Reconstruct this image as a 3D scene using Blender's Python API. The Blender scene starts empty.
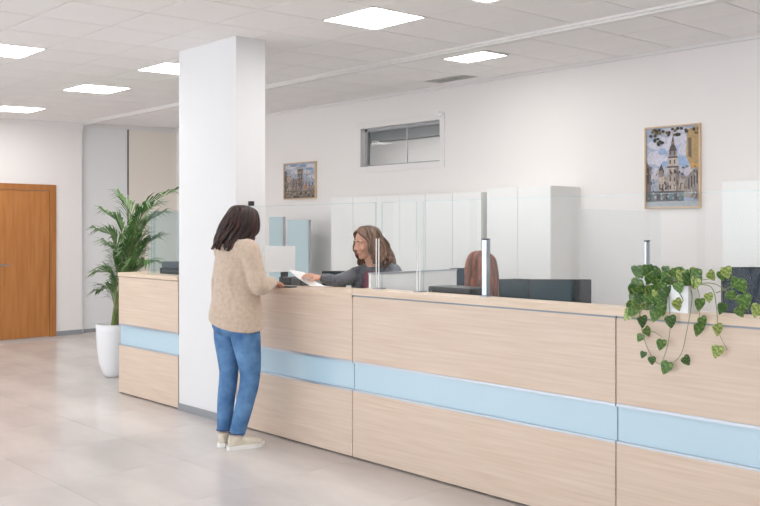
import bpy, bmesh, math, random
from mathutils import Vector, Matrix, Euler
random.seed(7)
SC = bpy.context.scene
COL = SC.collection

# ------------------------------------------------------------------ camera
F, Y0, YAW, EYE = 870.786, 229.17, 0.8005, 1.478      # focal length and horizon in pixels of the 760x506 frame
CA, SA = math.cos(YAW), math.sin(YAW)
cam = bpy.data.cameras.new('camera'); camo = bpy.data.objects.new('camera', cam); COL.objects.link(camo)
cam.sensor_width = 36; cam.lens = 36 * F / 760; cam.shift_y = -(253 - Y0) / 760
camo.location = (0, 0, EYE); camo.rotation_euler = (math.pi / 2, 0, YAW)
cam.clip_start = .05; cam.clip_end = 200
SC.camera = camo

# ------------------------------------------------------------------ world, light, exposure
w = bpy.data.worlds.new('daylight'); SC.world = w; w.use_nodes = True
bg = w.node_tree.nodes['Background']; bg.inputs[0].default_value = (.90, .95, 1, 1); bg.inputs[1].default_value = 3.3
SC.view_settings.view_transform = 'Standard'; SC.view_settings.look = 'None'
SC.view_settings.gamma = 1; SC.view_settings.use_curve_mapping = False
SC.view_settings.exposure = 0.2
LAMP = 18.0

# ------------------------------------------------------------------ pixel -> place
def ray(x, y):
    t = (x - 380) / F
    return Vector((t * CA - SA, t * SA + CA, -(y - Y0) / F))
def J(x, y, D): return Vector((0, 0, EYE)) + ray(x, y) * D
def onY(x, y, Y): r = ray(x, y); return J(x, y, Y / r[1])
def onX(x, y, X): r = ray(x, y); return J(x, y, X / r[0])
def onZ(x, y, Z): r = ray(x, y); return J(x, y, (Z - EYE) / r[2])

# ------------------------------------------------------------------ materials
def srgb(r, g, b):
    f = lambda c: (c / 255 / 12.92) if c <= 10 else ((c / 255 + .055) / 1.055) ** 2.4
    return (f(r), f(g), f(b), 1)
MATS = {}
def mat(name, rgb, rough=.5, metal=0, emit=0, spec=.5, var=0, vscale=8, stretch=(1, 1, 1), bump=0, bscale=60, rgb2=None, detail=6, lo=.35, hi=.65, coat=0, sheen=0):
    m = bpy.data.materials.new(name); m.use_nodes = True; MATS[name] = m
    nt = m.node_tree; b = nt.nodes['Principled BSDF']; N = nt.nodes.new; L = nt.links.new
    c = srgb(*rgb)
    b.inputs['Base Color'].default_value = c; b.inputs['Roughness'].default_value = rough
    b.inputs['Metallic'].default_value = metal; b.inputs['Specular IOR Level'].default_value = spec
    b.inputs['Coat Weight'].default_value = coat; b.inputs['Sheen Weight'].default_value = sheen
    if emit:
        b.inputs['Emission Color'].default_value = c; b.inputs['Emission Strength'].default_value = emit
    tc = N('ShaderNodeTexCoord'); mp = N('ShaderNodeMapping'); mp.inputs['Scale'].default_value = stretch
    L(tc.outputs['Object'], mp.inputs['Vector'])
    if var or rgb2:
        n = N('ShaderNodeTexNoise'); n.inputs['Scale'].default_value = vscale; n.inputs['Detail'].default_value = detail
        L(mp.outputs[0], n.inputs['Vector'])
        r = N('ShaderNodeValToRGB'); L(n.outputs['Fac'], r.inputs[0])
        r.color_ramp.elements[0].position = lo; r.color_ramp.elements[1].position = hi
        c2 = srgb(*rgb2) if rgb2 else tuple(min(1, v * (1 + var)) for v in c[:3]) + (1,)
        c1 = c if rgb2 else tuple(v * (1 - var) for v in c[:3]) + (1,)
        r.color_ramp.elements[0].color = c1; r.color_ramp.elements[1].color = c2
        L(r.outputs[0], b.inputs['Base Color'])
    if bump:
        n = N('ShaderNodeTexNoise'); n.inputs['Scale'].default_value = bscale; n.inputs['Detail'].default_value = 4
        L(mp.outputs[0], n.inputs['Vector'])
        bp = N('ShaderNodeBump'); bp.inputs['Strength'].default_value = bump; bp.inputs['Distance'].default_value = .01
        L(n.outputs['Fac'], bp.inputs['Height']); L(bp.outputs[0], b.inputs['Normal'])
    return m
def glass(name, tint, refl=.07, rough=.0):
    m = bpy.data.materials.new(name); m.use_nodes = True; MATS[name] = m
    nt = m.node_tree; nt.nodes.clear(); N = nt.nodes.new; L = nt.links.new
    o = N('ShaderNodeOutputMaterial'); mx = N('ShaderNodeMixShader'); t = N('ShaderNodeBsdfTransparent'); g = N('ShaderNodeBsdfGlossy')
    t.inputs[0].default_value = tint + (1,); g.inputs['Roughness'].default_value = rough
    lw = N('ShaderNodeLayerWeight'); lw.inputs[0].default_value = .5
    pw = N('ShaderNodeMath'); pw.operation = 'POWER'; pw.inputs[1].default_value = 5
    ma = N('ShaderNodeMath'); ma.operation = 'MULTIPLY_ADD'; ma.inputs[1].default_value = .6; ma.inputs[2].default_value = refl * .5; ma.use_clamp = True
    L(lw.outputs['Facing'], pw.inputs[0]); L(pw.outputs[0], ma.inputs[0]); L(ma.outputs[0], mx.inputs[0])
    L(t.outputs[0], mx.inputs[1]); L(g.outputs[0], mx.inputs[2]); L(mx.outputs[0], o.inputs[0])
    return m
def frosted(name, col, a=.5):
    m = bpy.data.materials.new(name); m.use_nodes = True; MATS[name] = m
    nt = m.node_tree; nt.nodes.clear(); N = nt.nodes.new; L = nt.links.new
    o = N('ShaderNodeOutputMaterial'); mx = N('ShaderNodeMixShader'); t = N('ShaderNodeBsdfTransparent'); d = N('ShaderNodeBsdfPrincipled')
    d.inputs['Base Color'].default_value = srgb(*col); d.inputs['Roughness'].default_value = .25
    mx.inputs[0].default_value = a
    L(t.outputs[0], mx.inputs[1]); L(d.outputs[0], mx.inputs[2]); L(mx.outputs[0], o.inputs[0])
    return m

mat('wall', (241, 237, 235), .75, bump=.02, bscale=90)
mat('pillar', (228, 228, 229), .7, bump=.02, bscale=90)
mat('ceil_tile', (251, 248, 247), .85, var=.015, vscale=1.3, bump=.06, bscale=220)
mat('ceil_gap', (206, 200, 197), .8)
mat('white_trim', (238, 235, 233), .5)
mat('grey_skirting', (150, 152, 158), .45)
mat('floor_tile', (198, 191, 187), .24, rgb2=(221, 215, 211), vscale=1.6, stretch=(.55, 1.6, 1), detail=9, lo=.3, hi=.72, spec=.5, bump=.01, bscale=20)
mat('grout', (196, 190, 186), .7)
mat('wood', (212, 189, 169), .42, rgb2=(226, 207, 190), vscale=6, stretch=(.35, 6, 11), detail=12, lo=.28, hi=.72, bump=.03, bscale=30)
mat('wood_top', (216, 193, 170), .35, rgb2=(230, 210, 190), vscale=5, stretch=(.55, 6, 7.5), detail=10, lo=.3, hi=.7)
mat('blue_glass', (190, 216, 230), .12, spec=.6, coat=.4)
mat('aluminium', (196, 203, 212), .3, metal=.75)
mat('rail_grey', (150, 157, 166), .45, metal=.3)
mat('steel', (178, 186, 194), .25, metal=.85)
mat('dark_gap', (62, 55, 50), .7)
mat('door_wood', (176, 112, 56), .38, rgb2=(194, 130, 72), vscale=4, stretch=(5, 5, .45), detail=9, lo=.3, hi=.7)
mat('door_frame_wood', (168, 108, 56), .4, rgb2=(184, 122, 66), vscale=4, stretch=(5, 5, .45), detail=9)
mat('grey_panel', (236, 237, 238), .45)
mat('beige_panel', (240, 232, 222), .5)
mat('cabinet_white', (240, 241, 240), .35)
mat('cabinet_side', (238, 238, 236), .45)
mat('pale_blue_board', (186, 208, 214), .45)
mat('white_plastic', (240, 240, 240), .35)
mat('black_plastic', (26, 28, 32), .35)
mat('dark_grey_plastic', (74, 78, 84), .4)
mat('screen_dark', (38, 56, 66), .12, rgb2=(56, 78, 86), vscale=3, coat=.5)
mat('screen_navy', (42, 56, 70), .4, rgb2=(46, 60, 74), vscale=1.5)
mat('paper', (248, 248, 248), .6)
mat('vent_grey', (206, 205, 201), .6)
mat('vent_dark', (176, 175, 171), .7)
mat('pot_white', (240, 241, 244), .28, coat=.3)
mat('soil', (58, 46, 36), .9, var=.3, vscale=60, bump=.6, bscale=80)
mat('palm_leaf', (62, 102, 52), .38, rgb2=(132, 162, 104), vscale=9, lo=.35, hi=.75)
mat('palm_stem', (112, 134, 74), .5, rgb2=(140, 140, 90), vscale=12)
mat('pothos_leaf', (76, 116, 54), .32, rgb2=(150, 176, 102), vscale=4, detail=5, lo=.45, hi=.66, coat=.2)
mat('pothos_leaf_light', (112, 146, 56), .32, rgb2=(206, 210, 140), vscale=4.5, detail=5, lo=.42, hi=.62, coat=.2)
mat('pothos_leaf_dark', (58, 96, 48), .3, rgb2=(140, 164, 104), vscale=5, detail=5, lo=.5, hi=.68, coat=.2)
mat('pothos_stem', (128, 142, 82), .45)
mat('skin', (214, 164, 142), .5, spec=.35, var=.04, vscale=14)
for nm, c0, c1 in (('dark', (34, 21, 18), (62, 36, 30)), ('brown', (78, 50, 34), (122, 84, 58)), ('auburn', (96, 50, 36), (140, 84, 60))):
    for sfx, k in (('', 1), ('_light', 1.16), ('_deep', .74)):
        mat('hair_' + nm + sfx, tuple(v * k for v in c0), .38, rgb2=tuple(v * k for v in c1), vscale=26, stretch=(3, 3, .35), bump=.5, bscale=70)
mat('sweater', (196, 174, 154), .9, rgb2=(208, 188, 170), vscale=40, stretch=(1, 1, 1), bump=.22, bscale=90, sheen=.3)
mat('jeans', (54, 94, 142), .85, rgb2=(106, 150, 194), vscale=9, detail=8, lo=.3, hi=.72, bump=.5, bscale=26)
mat('jeans_seam', (36, 66, 108), .85)
mat('shoe_cream', (216, 206, 188), .6, var=.05, vscale=20)
mat('shoe_sole', (240, 238, 234), .5)
mat('cardigan', (72, 76, 86), .9, rgb2=(104, 108, 116), vscale=60, bump=.5, bscale=170, sheen=.3)
mat('blouse', (120, 66, 84), .7, rgb2=(96, 48, 68), vscale=20)
mat('dark_cloth', (44, 46, 54), .9, var=.1, vscale=40)
mat('dark_top', (60, 62, 72), .9, var=.1, vscale=40)
mat('eye_white', (206, 192, 186), .3)
mat('eye_iris', (52, 38, 30), .2)
mat('lips', (182, 106, 100), .45)
mat('brow', (78, 54, 42), .8)
mat('frame_oak', (214, 186, 152), .45, var=.06, vscale=20)
mat('lamp_face', (255, 253, 251), .5, emit=LAMP)
mat('lamp_dim', (255, 253, 250), .5, emit=LAMP * .9)
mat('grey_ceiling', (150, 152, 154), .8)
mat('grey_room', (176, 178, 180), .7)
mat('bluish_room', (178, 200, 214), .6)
mat('chair_fabric', (50, 52, 58), .9)
glass('clear_glass', (.988, .996, .996), .02)
glass('side_glass', (.93, .975, .985), .05)
glass('glass_edge', (.88, .955, .965), .10)
glass('divider_glass', (.965, .978, .982), .03)

# ------------------------------------------------------------------ mesh helpers
class MB:
    def __init__(s): s.v = []; s.f = []; s.m = []; s.mats = []; s.cur = 0; s.smooth = False
    def use(s, m):
        if m not in s.mats: s.mats.append(m)
        s.cur = s.mats.index(m); return s
    def add(s, vs, fs):
        o = len(s.v); s.v += [tuple(v) for v in vs]
        for f in fs: s.f.append(tuple(i + o for i in f)); s.m.append(s.cur)
        return s
    def box(s, a, b, bev=0):
        x0, y0, z0 = (min(a[i], b[i]) for i in range(3)); x1, y1, z1 = (max(a[i], b[i]) for i in range(3))
        if bev <= 0:
            vs = [(x, y, z) for z in (z0, z1) for x, y in ((x0, y0), (x1, y0), (x1, y1), (x0, y1))]
            return s.add(vs, [(3, 2, 1, 0), (4, 5, 6, 7), (0, 1, 5, 4), (1, 2, 6, 5), (2, 3, 7, 6), (3, 0, 4, 7)])
        bm = bmesh.new(); bmesh.ops.create_cube(bm, size=1)
        for v in bm.verts: v.co = Vector(((x0 + x1) / 2 + v.co.x * (x1 - x0), (y0 + y1) / 2 + v.co.y * (y1 - y0), (z0 + z1) / 2 + v.co.z * (z1 - z0)))
        bmesh.ops.bevel(bm, geom=list(bm.edges), offset=bev, segments=2, affect='EDGES', profile=.5)
        bm.verts.index_update(); vs = [v.co.copy() for v in bm.verts]; fs = [[v.index for v in f.verts] for f in bm.faces]; bm.free()
        return s.add(vs, fs)
    def tube(s, pts, rad, n=10, side=None, flat=1.0, cap=True):
        pts = [Vector(p) for p in pts]; k = len(pts)
        if not hasattr(rad, '__len__'): rad = [rad] * k
        vs = []; fs = []; prev = None
        for i, p in enumerate(pts):
            d = (pts[min(i + 1, k - 1)] - pts[max(i - 1, 0)])
            d = d.normalized() if d.length > 1e-9 else Vector((0, 0, 1))
            ref = Vector(side) if side is not None else (prev if prev is not None else (Vector((0, 0, 1)) if abs(d.z) < .9 else Vector((1, 0, 0))))
            a = (ref - d * ref.dot(d)); a = a.normalized() if a.length > 1e-6 else d.orthogonal().normalized()
            prev = a; b = d.cross(a)
            r = rad[i]; ra, rb = (r if hasattr(r, '__len__') else (r, r * flat))
            for j in range(n):
                t = 2 * math.pi * j / n; vs.append(p + a * math.cos(t) * ra + b * math.sin(t) * rb)
        for i in range(k - 1):
            for j in range(n):
                fs.append((i * n + j, i * n + (j + 1) % n, (i + 1) * n + (j + 1) % n, (i + 1) * n + j))
        if cap:
            fs.append(tuple(reversed(range(n)))); fs.append(tuple((k - 1) * n + j for j in range(n)))
        return s.add(vs, fs)
    def ell(s, c, r, rot=None, n=14, m=10):
        c = Vector(c); r = (r, r, r) if not hasattr(r, '__len__') else r
        vs = [Vector((0, 0, r[2]))]; fs = []
        for i in range(1, m):
            p = math.pi * i / m
            for j in range(n):
                t = 2 * math.pi * j / n
                vs.append(Vector((r[0] * math.sin(p) * math.cos(t), r[1] * math.sin(p) * math.sin(t), r[2] * math.cos(p))))
        vs.append(Vector((0, 0, -r[2])))
        for j in range(n): fs.append((0, 1 + j, 1 + (j + 1) % n))
        for i in range(m - 2):
            for j in range(n):
                a = 1 + i * n; fs.append((a + j, a + n + j, a + n + (j + 1) % n, a + (j + 1) % n))
        a = 1 + (m - 2) * n; e = len(vs) - 1
        for j in range(n): fs.append((a + j, e, a + (j + 1) % n))
        if rot is not None: vs = [rot @ v for v in vs]
        return s.add([v + c for v in vs], fs)
    def lathe(s, c, prof, n=32):
        c = Vector(c); vs = []; fs = []; k = len(prof)
        for r, z in prof:
            for j in range(n):
                t = 2 * math.pi * j / n; vs.append(c + Vector((r * math.cos(t), r * math.sin(t), z)))
        for i in range(k - 1):
            for j in range(n): fs.append((i * n + j, i * n + (j + 1) % n, (i + 1) * n + (j + 1) % n, (i + 1) * n + j))
        fs.append(tuple(reversed(range(n)))); fs.append(tuple((k - 1) * n + j for j in range(n)))
        return s.add(vs, fs)
    def mesh(s, name, material=None):
        me = bpy.data.meshes.new(name); me.from_pydata(s.v, [], s.f)
        for m in (s.mats or [material]): me.materials.append(MATS[m])
        if s.mats: me.polygons.foreach_set('material_index', s.m)
        if s.smooth: me.polygons.foreach_set('use_smooth', [True] * len(me.polygons))
        me.update(); return me
    def build(s, name, material=None, parent=None, origin=None, smooth=False):
        s.smooth = s.smooth or smooth
        if origin is not None:
            o = Vector(origin); s.v = [tuple(Vector(v) - o) for v in s.v]
        ob = link(name, s.mesh(name, material), parent)
        if origin is not None: ob.location = origin
        return ob
def link(name, me, parent=None):
    ob = bpy.data.objects.new(name, me); COL.objects.link(ob)
    if parent is not None: ob.parent = parent
    return ob
def tag(o, label=None, cat=None, group=None, kind=None):
    if label: o['label'] = label
    if cat: o['category'] = cat
    if group: o['group'] = group
    if kind: o['kind'] = kind
    return o
def empty(name, loc, label, cat, group=None):
    o = link(name, None); o.location = loc; o.empty_display_size = .1
    return tag(o, label, cat, group)
class Part:
    """builds a part in world coordinates under an empty placed at loc (no rotation)"""
    def __init__(s, root): s.root = root; s.o = Vector(root.location)
    def __call__(s, mb, name, material=None, parent=None, smooth=False, label=None):
        base = s.o
        mb.v = [tuple(Vector(v) - base) for v in mb.v]
        mb.smooth = smooth
        ob = link(name, mb.mesh(name, material), parent or s.root)
        if label: ob['label'] = label
        return ob
def box(a, b, bev=0): return MB().box(a, b, bev)
def remesh(mb, voxel, smooth=4, fac=.5):
    me = mb.mesh('tmp', mb.mats[0] if mb.mats else 'skin')
    ob = bpy.data.objects.new('tmp', me); COL.objects.link(ob)
    r = ob.modifiers.new('r', 'REMESH'); r.mode = 'VOXEL'; r.voxel_size = voxel; r.use_smooth_shade = True
    if smooth:
        sm = ob.modifiers.new('s', 'SMOOTH'); sm.factor = fac; sm.iterations = smooth
    dg = bpy.context.evaluated_depsgraph_get(); ev = ob.evaluated_get(dg)
    out = MB(); em = ev.to_mesh()
    out.v = [tuple(v.co) for v in em.vertices]; out.f = [tuple(p.vertices) for p in em.polygons]; out.m = [0] * len(out.f)
    ev.to_mesh_clear(); bpy.data.objects.remove(ob); bpy.data.meshes.remove(me)
    out.smooth = True
    return out
def spline(pts, n=8):
    pts = [Vector(p) for p in pts]
    if len(pts) < 3:
        return [pts[0].lerp(pts[1], i / n) for i in range(n + 1)]
    P = [pts[0] * 2 - pts[1]] + pts + [pts[-1] * 2 - pts[-2]]; out = []
    for i in range(1, len(P) - 2):
        a, b, c, d = P[i - 1:i + 3]
        for k in range(n):
            t = k / n
            out.append(.5 * ((2 * b) + (c - a) * t + (2 * a - 5 * b + 4 * c - d) * t * t + (3 * b - a - 3 * c + d) * t ** 3))
    out.append(pts[-1]); return out
def taper(a, n):
    """resample list a of radii to n values"""
    out = []
    for i in range(n):
        t = i / (n - 1) * (len(a) - 1); k = min(int(t), len(a) - 2); u = t - k
        p, q = a[k], a[k + 1]
        out.append(tuple(p[j] * (1 - u) + q[j] * u for j in range(2)) if hasattr(p, '__len__') else p * (1 - u) + q * u)
    return out

# ================================================================== STRUCTURE
XL, XR, YB, YF = -11.78, 2.6, 7.115, -3.8
CY = 3.788                                   # counter front
TILE = .5244; GX, GY = -5.712, 2.3766
SLX, SLY = .0019, .0339
def ceil_z(x, y): return 2.935 + SLX * x + SLY * (y - 3.496)
CROT = Euler((math.atan(SLY), -math.atan(SLX), 0))
def struct(o): o['kind'] = 'structure'; return o

fl = struct(box((XL - .25, YF, -.06), (XR, YB + .1, -.0012)).build('floor', 'grout'))
# floor tiles 0.8 m
me = box((-.3993, -.3993, -.006), (.3993, .3993, 0)).mesh('floor_tile', 'floor_tile')
for i in range(-11, 4):
    for j in range(-2, 5):
        cx, cy = -3.307 + .4 + .8 * i, 2.176 - .4 + .8 * j
        if cx - .4 < XL - .2 or cy > 5.6: continue
        t = link('floor_tile', me, fl); t.location = (cx, cy, 0)
# walls
wb = MB()
WX0, WX1, WZ0, WZ1 = -7.661, -6.389, 2.224, 2.68
for a, b in (((XL - .3, YB, 0), (WX0, YB + .12, 3.2)), ((WX1, YB, 0), (XR, YB + .12, 3.2)), ((WX0, YB, 0), (WX1, YB + .12, WZ0)), ((WX0, YB, WZ1), (WX1, YB + .12, 3.2))):
    wb.box(a, b)
struct(wb.build('wall_back', 'wall'))
struct(box((XL - .12, YF, 0), (XL, 5.554, 3.1)).build('wall_left', 'wall'))
struct(box((XR, YF, 0), (XR + .12, YB + .1, 3.2)).build('wall_right', 'wall'))
# glazed street front behind the viewer: slim posts and rails
for k in range(7):
    x0 = XL + 2.05 * k
    m = MB(); m.box((x0, YF - .1, 0), (x0 + .08, YF, 3.0)); m.box((x0 + .08, YF - .1, 0), (x0 + 2.05, YF, .12)); m.box((x0 + .08, YF - .1, 2.6), (x0 + 2.05, YF, 2.66))
    struct(m.build('window_%d' % (k + 2), 'white_trim'))
# recessed sliding panels in the far corner
PX = XL - .09
struct(box((PX - .05, 5.554, 0), (PX, 6.30, 2.955)).build('wall_recess', 'grey_panel'))
tp = struct(MB().box((PX - .05, 6.317, 0), (PX + .02, YB, 2.955)).build('wall_recess_warm', 'beige_panel'))
struct(box((PX - .05, 6.300, 0), (PX + .008, 6.318, 2.955)).build('trim_1', 'dark_grey_plastic'))
struct(box((PX - .05, 5.554, 2.955), (PX + .03, YB, 3.12)).build('trim_2', 'white_trim'))
struct(box((PX, 5.62, 0), (PX + .012, 6.2, .05)).build('baseboard_recess', 'grey_skirting'))
# skirting of the left wall, both sides of the door
m = box((XL, 5.175, 0), (XL + .014, 5.554, .062)); m.box((XL, YF, 0), (XL + .014, 4.20, .062)); struct(m.build('baseboard_left', 'grey_skirting'))
struct(box((XL, YF, 2.888), (XL + .03, 5.56, 3.0)).build('trim_3', 'wall'))
# pillar
PLX0, PLX1, PLY1 = -6.27, -5.462, 4.06
struct(box((PLX0, CY, 0), (PLX1, PLY1, 3.0)).build('wall_pillar', 'pillar'))
m = box((PLX0 - .0, CY - .012, 0), (PLX1 + .012, CY, .055)); m.box((PLX1, CY, 0), (PLX1 + .012, PLY1, .055)); struct(m.build('baseboard_pillar', 'grey_skirting'))

# ceiling
ce = struct(box((XL - .3, YF - 3.496, .008), (XR + .1, YB - 3.496 + .1, .08)).build('ceiling', 'ceil_gap'))
ce.location = (0, 3.496, 2.935); ce.rotation_euler = CROT
CM = Matrix.Translation(ce.location) @ CROT.to_matrix().to_4x4()
g = .0055
ctile = box((g, g, 0), (TILE - g, TILE - g, .012)).mesh('ceiling_tile', 'ceil_tile')
LIGHTS = [(7, 3), (2, 3), (-3, 0), (-6, 3), (-10, 3), (-3, 3), (4, 3)]
def add_ctile(x0, y0, w, d):
    if abs(w - TILE) < 1e-4 and abs(d - TILE) < 1e-4: o = link('ceiling_tile', ctile, ce)
    else: o = link('ceiling_tile', box((g, g, 0), (w - g, d - g, .012)).mesh('ceiling_tile', 'ceil_tile'), ce)
    o.location = (x0, y0 - 3.496, 0)
JMAX = 6
for i in range(-11, 10):
    for j in range(-3, JMAX):
        if (i, j) in LIGHTS: continue
        x0 = GX + TILE * i; y0 = GY + TILE * j
        yy = min(y0 + TILE, 5.49)
        add_ctile(x0, y0, TILE, TILE if y0 + TILE <= 5.53 else yy - y0)
# plain border where the tiles end (beyond the view)
m = box((XL - .2, YF - 3.496, 0), (XR, GY - 3 * TILE - 3.496, .01)); m.box((GX + 10 * TILE, GY - 3 * TILE - 3.496, 0), (XR, YB - 3.496, .01))
m.box((XL, GY - 3 * TILE - 3.496, 0), (GX - 11 * TILE, YB - 3.496, .01)); m.build('ceiling_margin', 'ceil_tile', ce)
# back bay behind the rail
rows = [(5.63, 6.18), (6.18, 6.18 + TILE), (6.18 + TILE, YB - .03)]
LF = (-5.215, 5.83, -4.735, 6.185)
VN = (-6.205, 6.715, -5.705, 6.925)
for (ya, yb) in rows:
    for i in range(-11, 10):
        x0 = GX + TILE * (i - .05)
        if ya < 6 and i == 1:
            add_ctile(x0, ya, TILE, LF[1] - ya); continue
        if ya < 6 and i == 8:
            add_ctile(x0, ya, TILE, LF[1] - ya); continue
        if ya > 6.5 and i == -1:
            add_ctile(x0, VN[3], TILE, yb - VN[3]); continue
        add_ctile(x0, ya, TILE, yb - ya)
# hanging rail that divides the ceiling, and the wall angle
m = box((XL - .1, 5.495 - 3.496, -.018), (XR, 5.625 - 3.496, .01)); m.box((XL - .1, 5.52 - 3.496, -.034), (XR, 5.60 - 3.496, -.018))
o = struct(m.build('trim_4', 'white_trim')); o.location = ce.location; o.rotation_euler = CROT
m = box((XL - .1, YB - 3.496 - .03, -.03), (XR, YB - 3.496, .01)); o = struct(m.build('trim_5', 'white_trim')); o.location = ce.location; o.rotation_euler = CROT

# ceiling lights
def clight(x0, y0, x1, y1, label):
    cx, cy = (x0 + x1) / 2, (y0 + y1) / 2
    r = empty('ceiling_light', CM @ Vector((cx, cy - 3.496, 0)), label, 'light', 'recessed square ceiling lights'); r.rotation_euler = CROT
    hx, hy = (x1 - x0) / 2, (y1 - y0) / 2; e = .014
    f = MB()
    for a, b in (((-hx, -hy), (hx, -hy + e)), ((-hx, hy - e), (hx, hy)), ((-hx, -hy), (-hx + e, hy)), ((hx - e, -hy), (hx, hy))):
        f.box((a[0], a[1], -.004), (b[0], b[1], .007))
    f.build('frame', 'white_trim', r)
    box((-hx + e, -hy + e, -.001), (hx - e, hy - e, .006)).build('diffuser', 'lamp_face', r)
    return r
LL = {(7, 3): 'unseen square ceiling panel above the pothos planter, added to brighten the back office',  # added lamp out of view, continues the row to help light the back office
      (2, 3): 'square lit ceiling panel in front of the white pillar, before the hanging rail',
      (-3, 0): 'square lit ceiling panel over the open floor, set apart from the row',
      (-6, 3): 'square lit ceiling panel between the white pillar and the wooden door',
      (-10, 3): 'square lit ceiling panel right above the wooden door',
      (-3, 3): 'square lit ceiling panel partly hidden by the white pillar',
      (4, 3): 'square lit ceiling panel above the long middle counter unit, before the hanging rail'}
for (i, j), lb in LL.items():
    clight(GX + TILE * i, GY + TILE * j, GX + TILE * (i + 1), GY + TILE * (j + 1), lb)
clight(-1.55, 5.83, -1.07, 6.185, 'unseen narrow ceiling panel behind the rail, added to brighten the white cabinets')  # second added lamp, unseen, lifts the light on the cabinets
clight(*LF, 'narrow lit ceiling panel behind the hanging rail, beside the grey air vent')
# air vent
cx, cy = (VN[0] + VN[2]) / 2, (VN[1] + VN[3]) / 2
r = empty('ceiling_vent', CM @ Vector((cx, cy - 3.496, 0)), 'grey slatted air vent in the ceiling close to the back wall', 'vent'); r.rotation_euler = CROT
hx, hy = (VN[2] - VN[0]) / 2, (VN[3] - VN[1]) / 2
f = MB()
for a, b in (((-hx, -hy), (hx, -hy + .02)), ((-hx, hy - .02), (hx, hy)), ((-hx, -hy), (-hx + .02, hy)), ((hx - .02, -hy), (hx, hy))): f.box((a[0], a[1], -.006), (b[0], b[1], .007))
f.build('frame', 'vent_grey', r); box((-hx + .02, -hy + .02, .003), (hx - .02, hy - .02, .007)).build('backing', 'vent_dark', r)
for k in range(6):
    y = -hy + .03 + k * (2 * hy - .06) / 5
    s_ = box((-hx + .02, -.009, -.0015), (hx - .02, .009, .0015)).build('slat', 'vent_grey', r); s_.location = (0, y, -.002); s_.rotation_euler = (.5, 0, 0)
# detector by the window
r = empty('wall_detector', (-6.389, YB, 2.745), 'tiny round white detector on the wall above the interior window corner', 'detector')
m = MB(); m.tube([(0, 0, 0), (0, -.02, 0)], .04, 20); m.build('base', 'white_plastic', r)
m = MB(); m.ell((0, -.02, 0), (.03, .022, .03)); m.build('dome', 'white_plastic', r, smooth=True)

# door in left wall
d = struct(link('door_1', None)); d.location = (XL, 4.68, 0); P = Part(d)
fw = .09
m = box((XL - .02, 5.08, 0), (XL + .025, 5.17, 2.004)); m.box((XL - .02, 4.19, 0), (XL + .025, 4.28, 2.004)); m.box((XL - .02, 4.19, 2.004), (XL + .025, 5.17, 2.089))
P(m, 'door_frame', 'door_frame_wood')
lf = P(box((XL - .02, 4.284, .006), (XL + .012, 5.076, 2.0), .002), 'door_leaf', 'door_wood')
m = MB(); m.tube([(XL + .012, 4.37, 1.0), (XL + .02, 4.37, 1.0)], .026, 20); m.tube([(XL + .02, 4.37, 1.0), (XL + .06, 4.37, 1.0)], .009); m.tube([(XL + .06, 4.362, 1.0), (XL + .06, 4.51, 1.0)], .010, flat=.8)
P(m, 'door_handle', 'steel', lf)
m = MB(); m.tube([(XL + .012, 4.37, .92), (XL + .018, 4.37, .92)], .022, 20); P(m, 'keyhole_plate', 'steel', lf)

# interior window in back wall with the room beyond
wn = struct(link('window_1', None)); wn.location = ((WX0 + WX1) / 2, YB, WZ0); P = Part(wn)
m = MB(); e = .035
for a, b in (((WX0 - .07, WZ0 - .07), (WX0, WZ1 + .07)), ((WX1, WZ0 - .07), (WX1 + .07, WZ1 + .07)), ((WX0, WZ0 - .07), (WX1, WZ0)), ((WX0, WZ1), (WX1, WZ1 + .07))): m.box((a[0], YB - .008, a[1]), (b[0], YB, b[1]))
P(m, 'casing', 'white_trim')
m = MB()
for a, b in (((WX0, WZ0), (WX0 + e, WZ1)), ((WX1 - e, WZ0), (WX1, WZ1)), ((WX0, WZ0), (WX1, WZ0 + .02)), ((WX0, WZ1 - e), (WX1, WZ1))): m.box((a[0], YB + .07, a[1]), (b[0], YB + .115, b[1]))
P(m, 'window_frame', 'grey_room')
mx = -6.98
P(box((WX0 + e, YB + .088, WZ0 + .02), (mx, YB + .094, WZ1 - e)), 'pane', 'clear_glass'); P(box((mx + .005, YB + .094, WZ0 + .02), (WX1 - e, YB + .10, WZ1 - e)), 'pane', 'clear_glass')
P(box((mx, YB + .087, WZ0 + .02), (mx + .006, YB + .101, WZ1 - e)), 'pane_joint', 'white_trim')
m = box((-11.5, 10.6, 0), (-5.0, 10.7, 3.4)); struct(m.build('wall_beyond', 'wall'))
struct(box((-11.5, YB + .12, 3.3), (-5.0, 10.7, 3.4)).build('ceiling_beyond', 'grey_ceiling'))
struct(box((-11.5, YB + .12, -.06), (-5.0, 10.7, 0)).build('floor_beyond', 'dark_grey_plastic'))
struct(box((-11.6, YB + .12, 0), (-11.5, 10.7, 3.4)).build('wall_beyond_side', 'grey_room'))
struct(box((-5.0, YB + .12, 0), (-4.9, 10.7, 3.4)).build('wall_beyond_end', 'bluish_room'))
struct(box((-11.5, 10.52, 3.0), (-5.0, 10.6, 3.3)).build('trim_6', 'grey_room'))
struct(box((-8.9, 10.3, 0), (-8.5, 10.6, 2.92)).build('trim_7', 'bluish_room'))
r = empty('ceiling_light', (-9.4, 9.0, 3.3), 'lit ceiling panel in the room seen through the interior window', 'light')
box((-1.0, -.3, -.03), (.6, .3, 0)).build('frame', 'white_trim', r); box((-.98, -.28, -.034), (.58, .28, -.03)).build('diffuser', 'lamp_dim', r)

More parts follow.
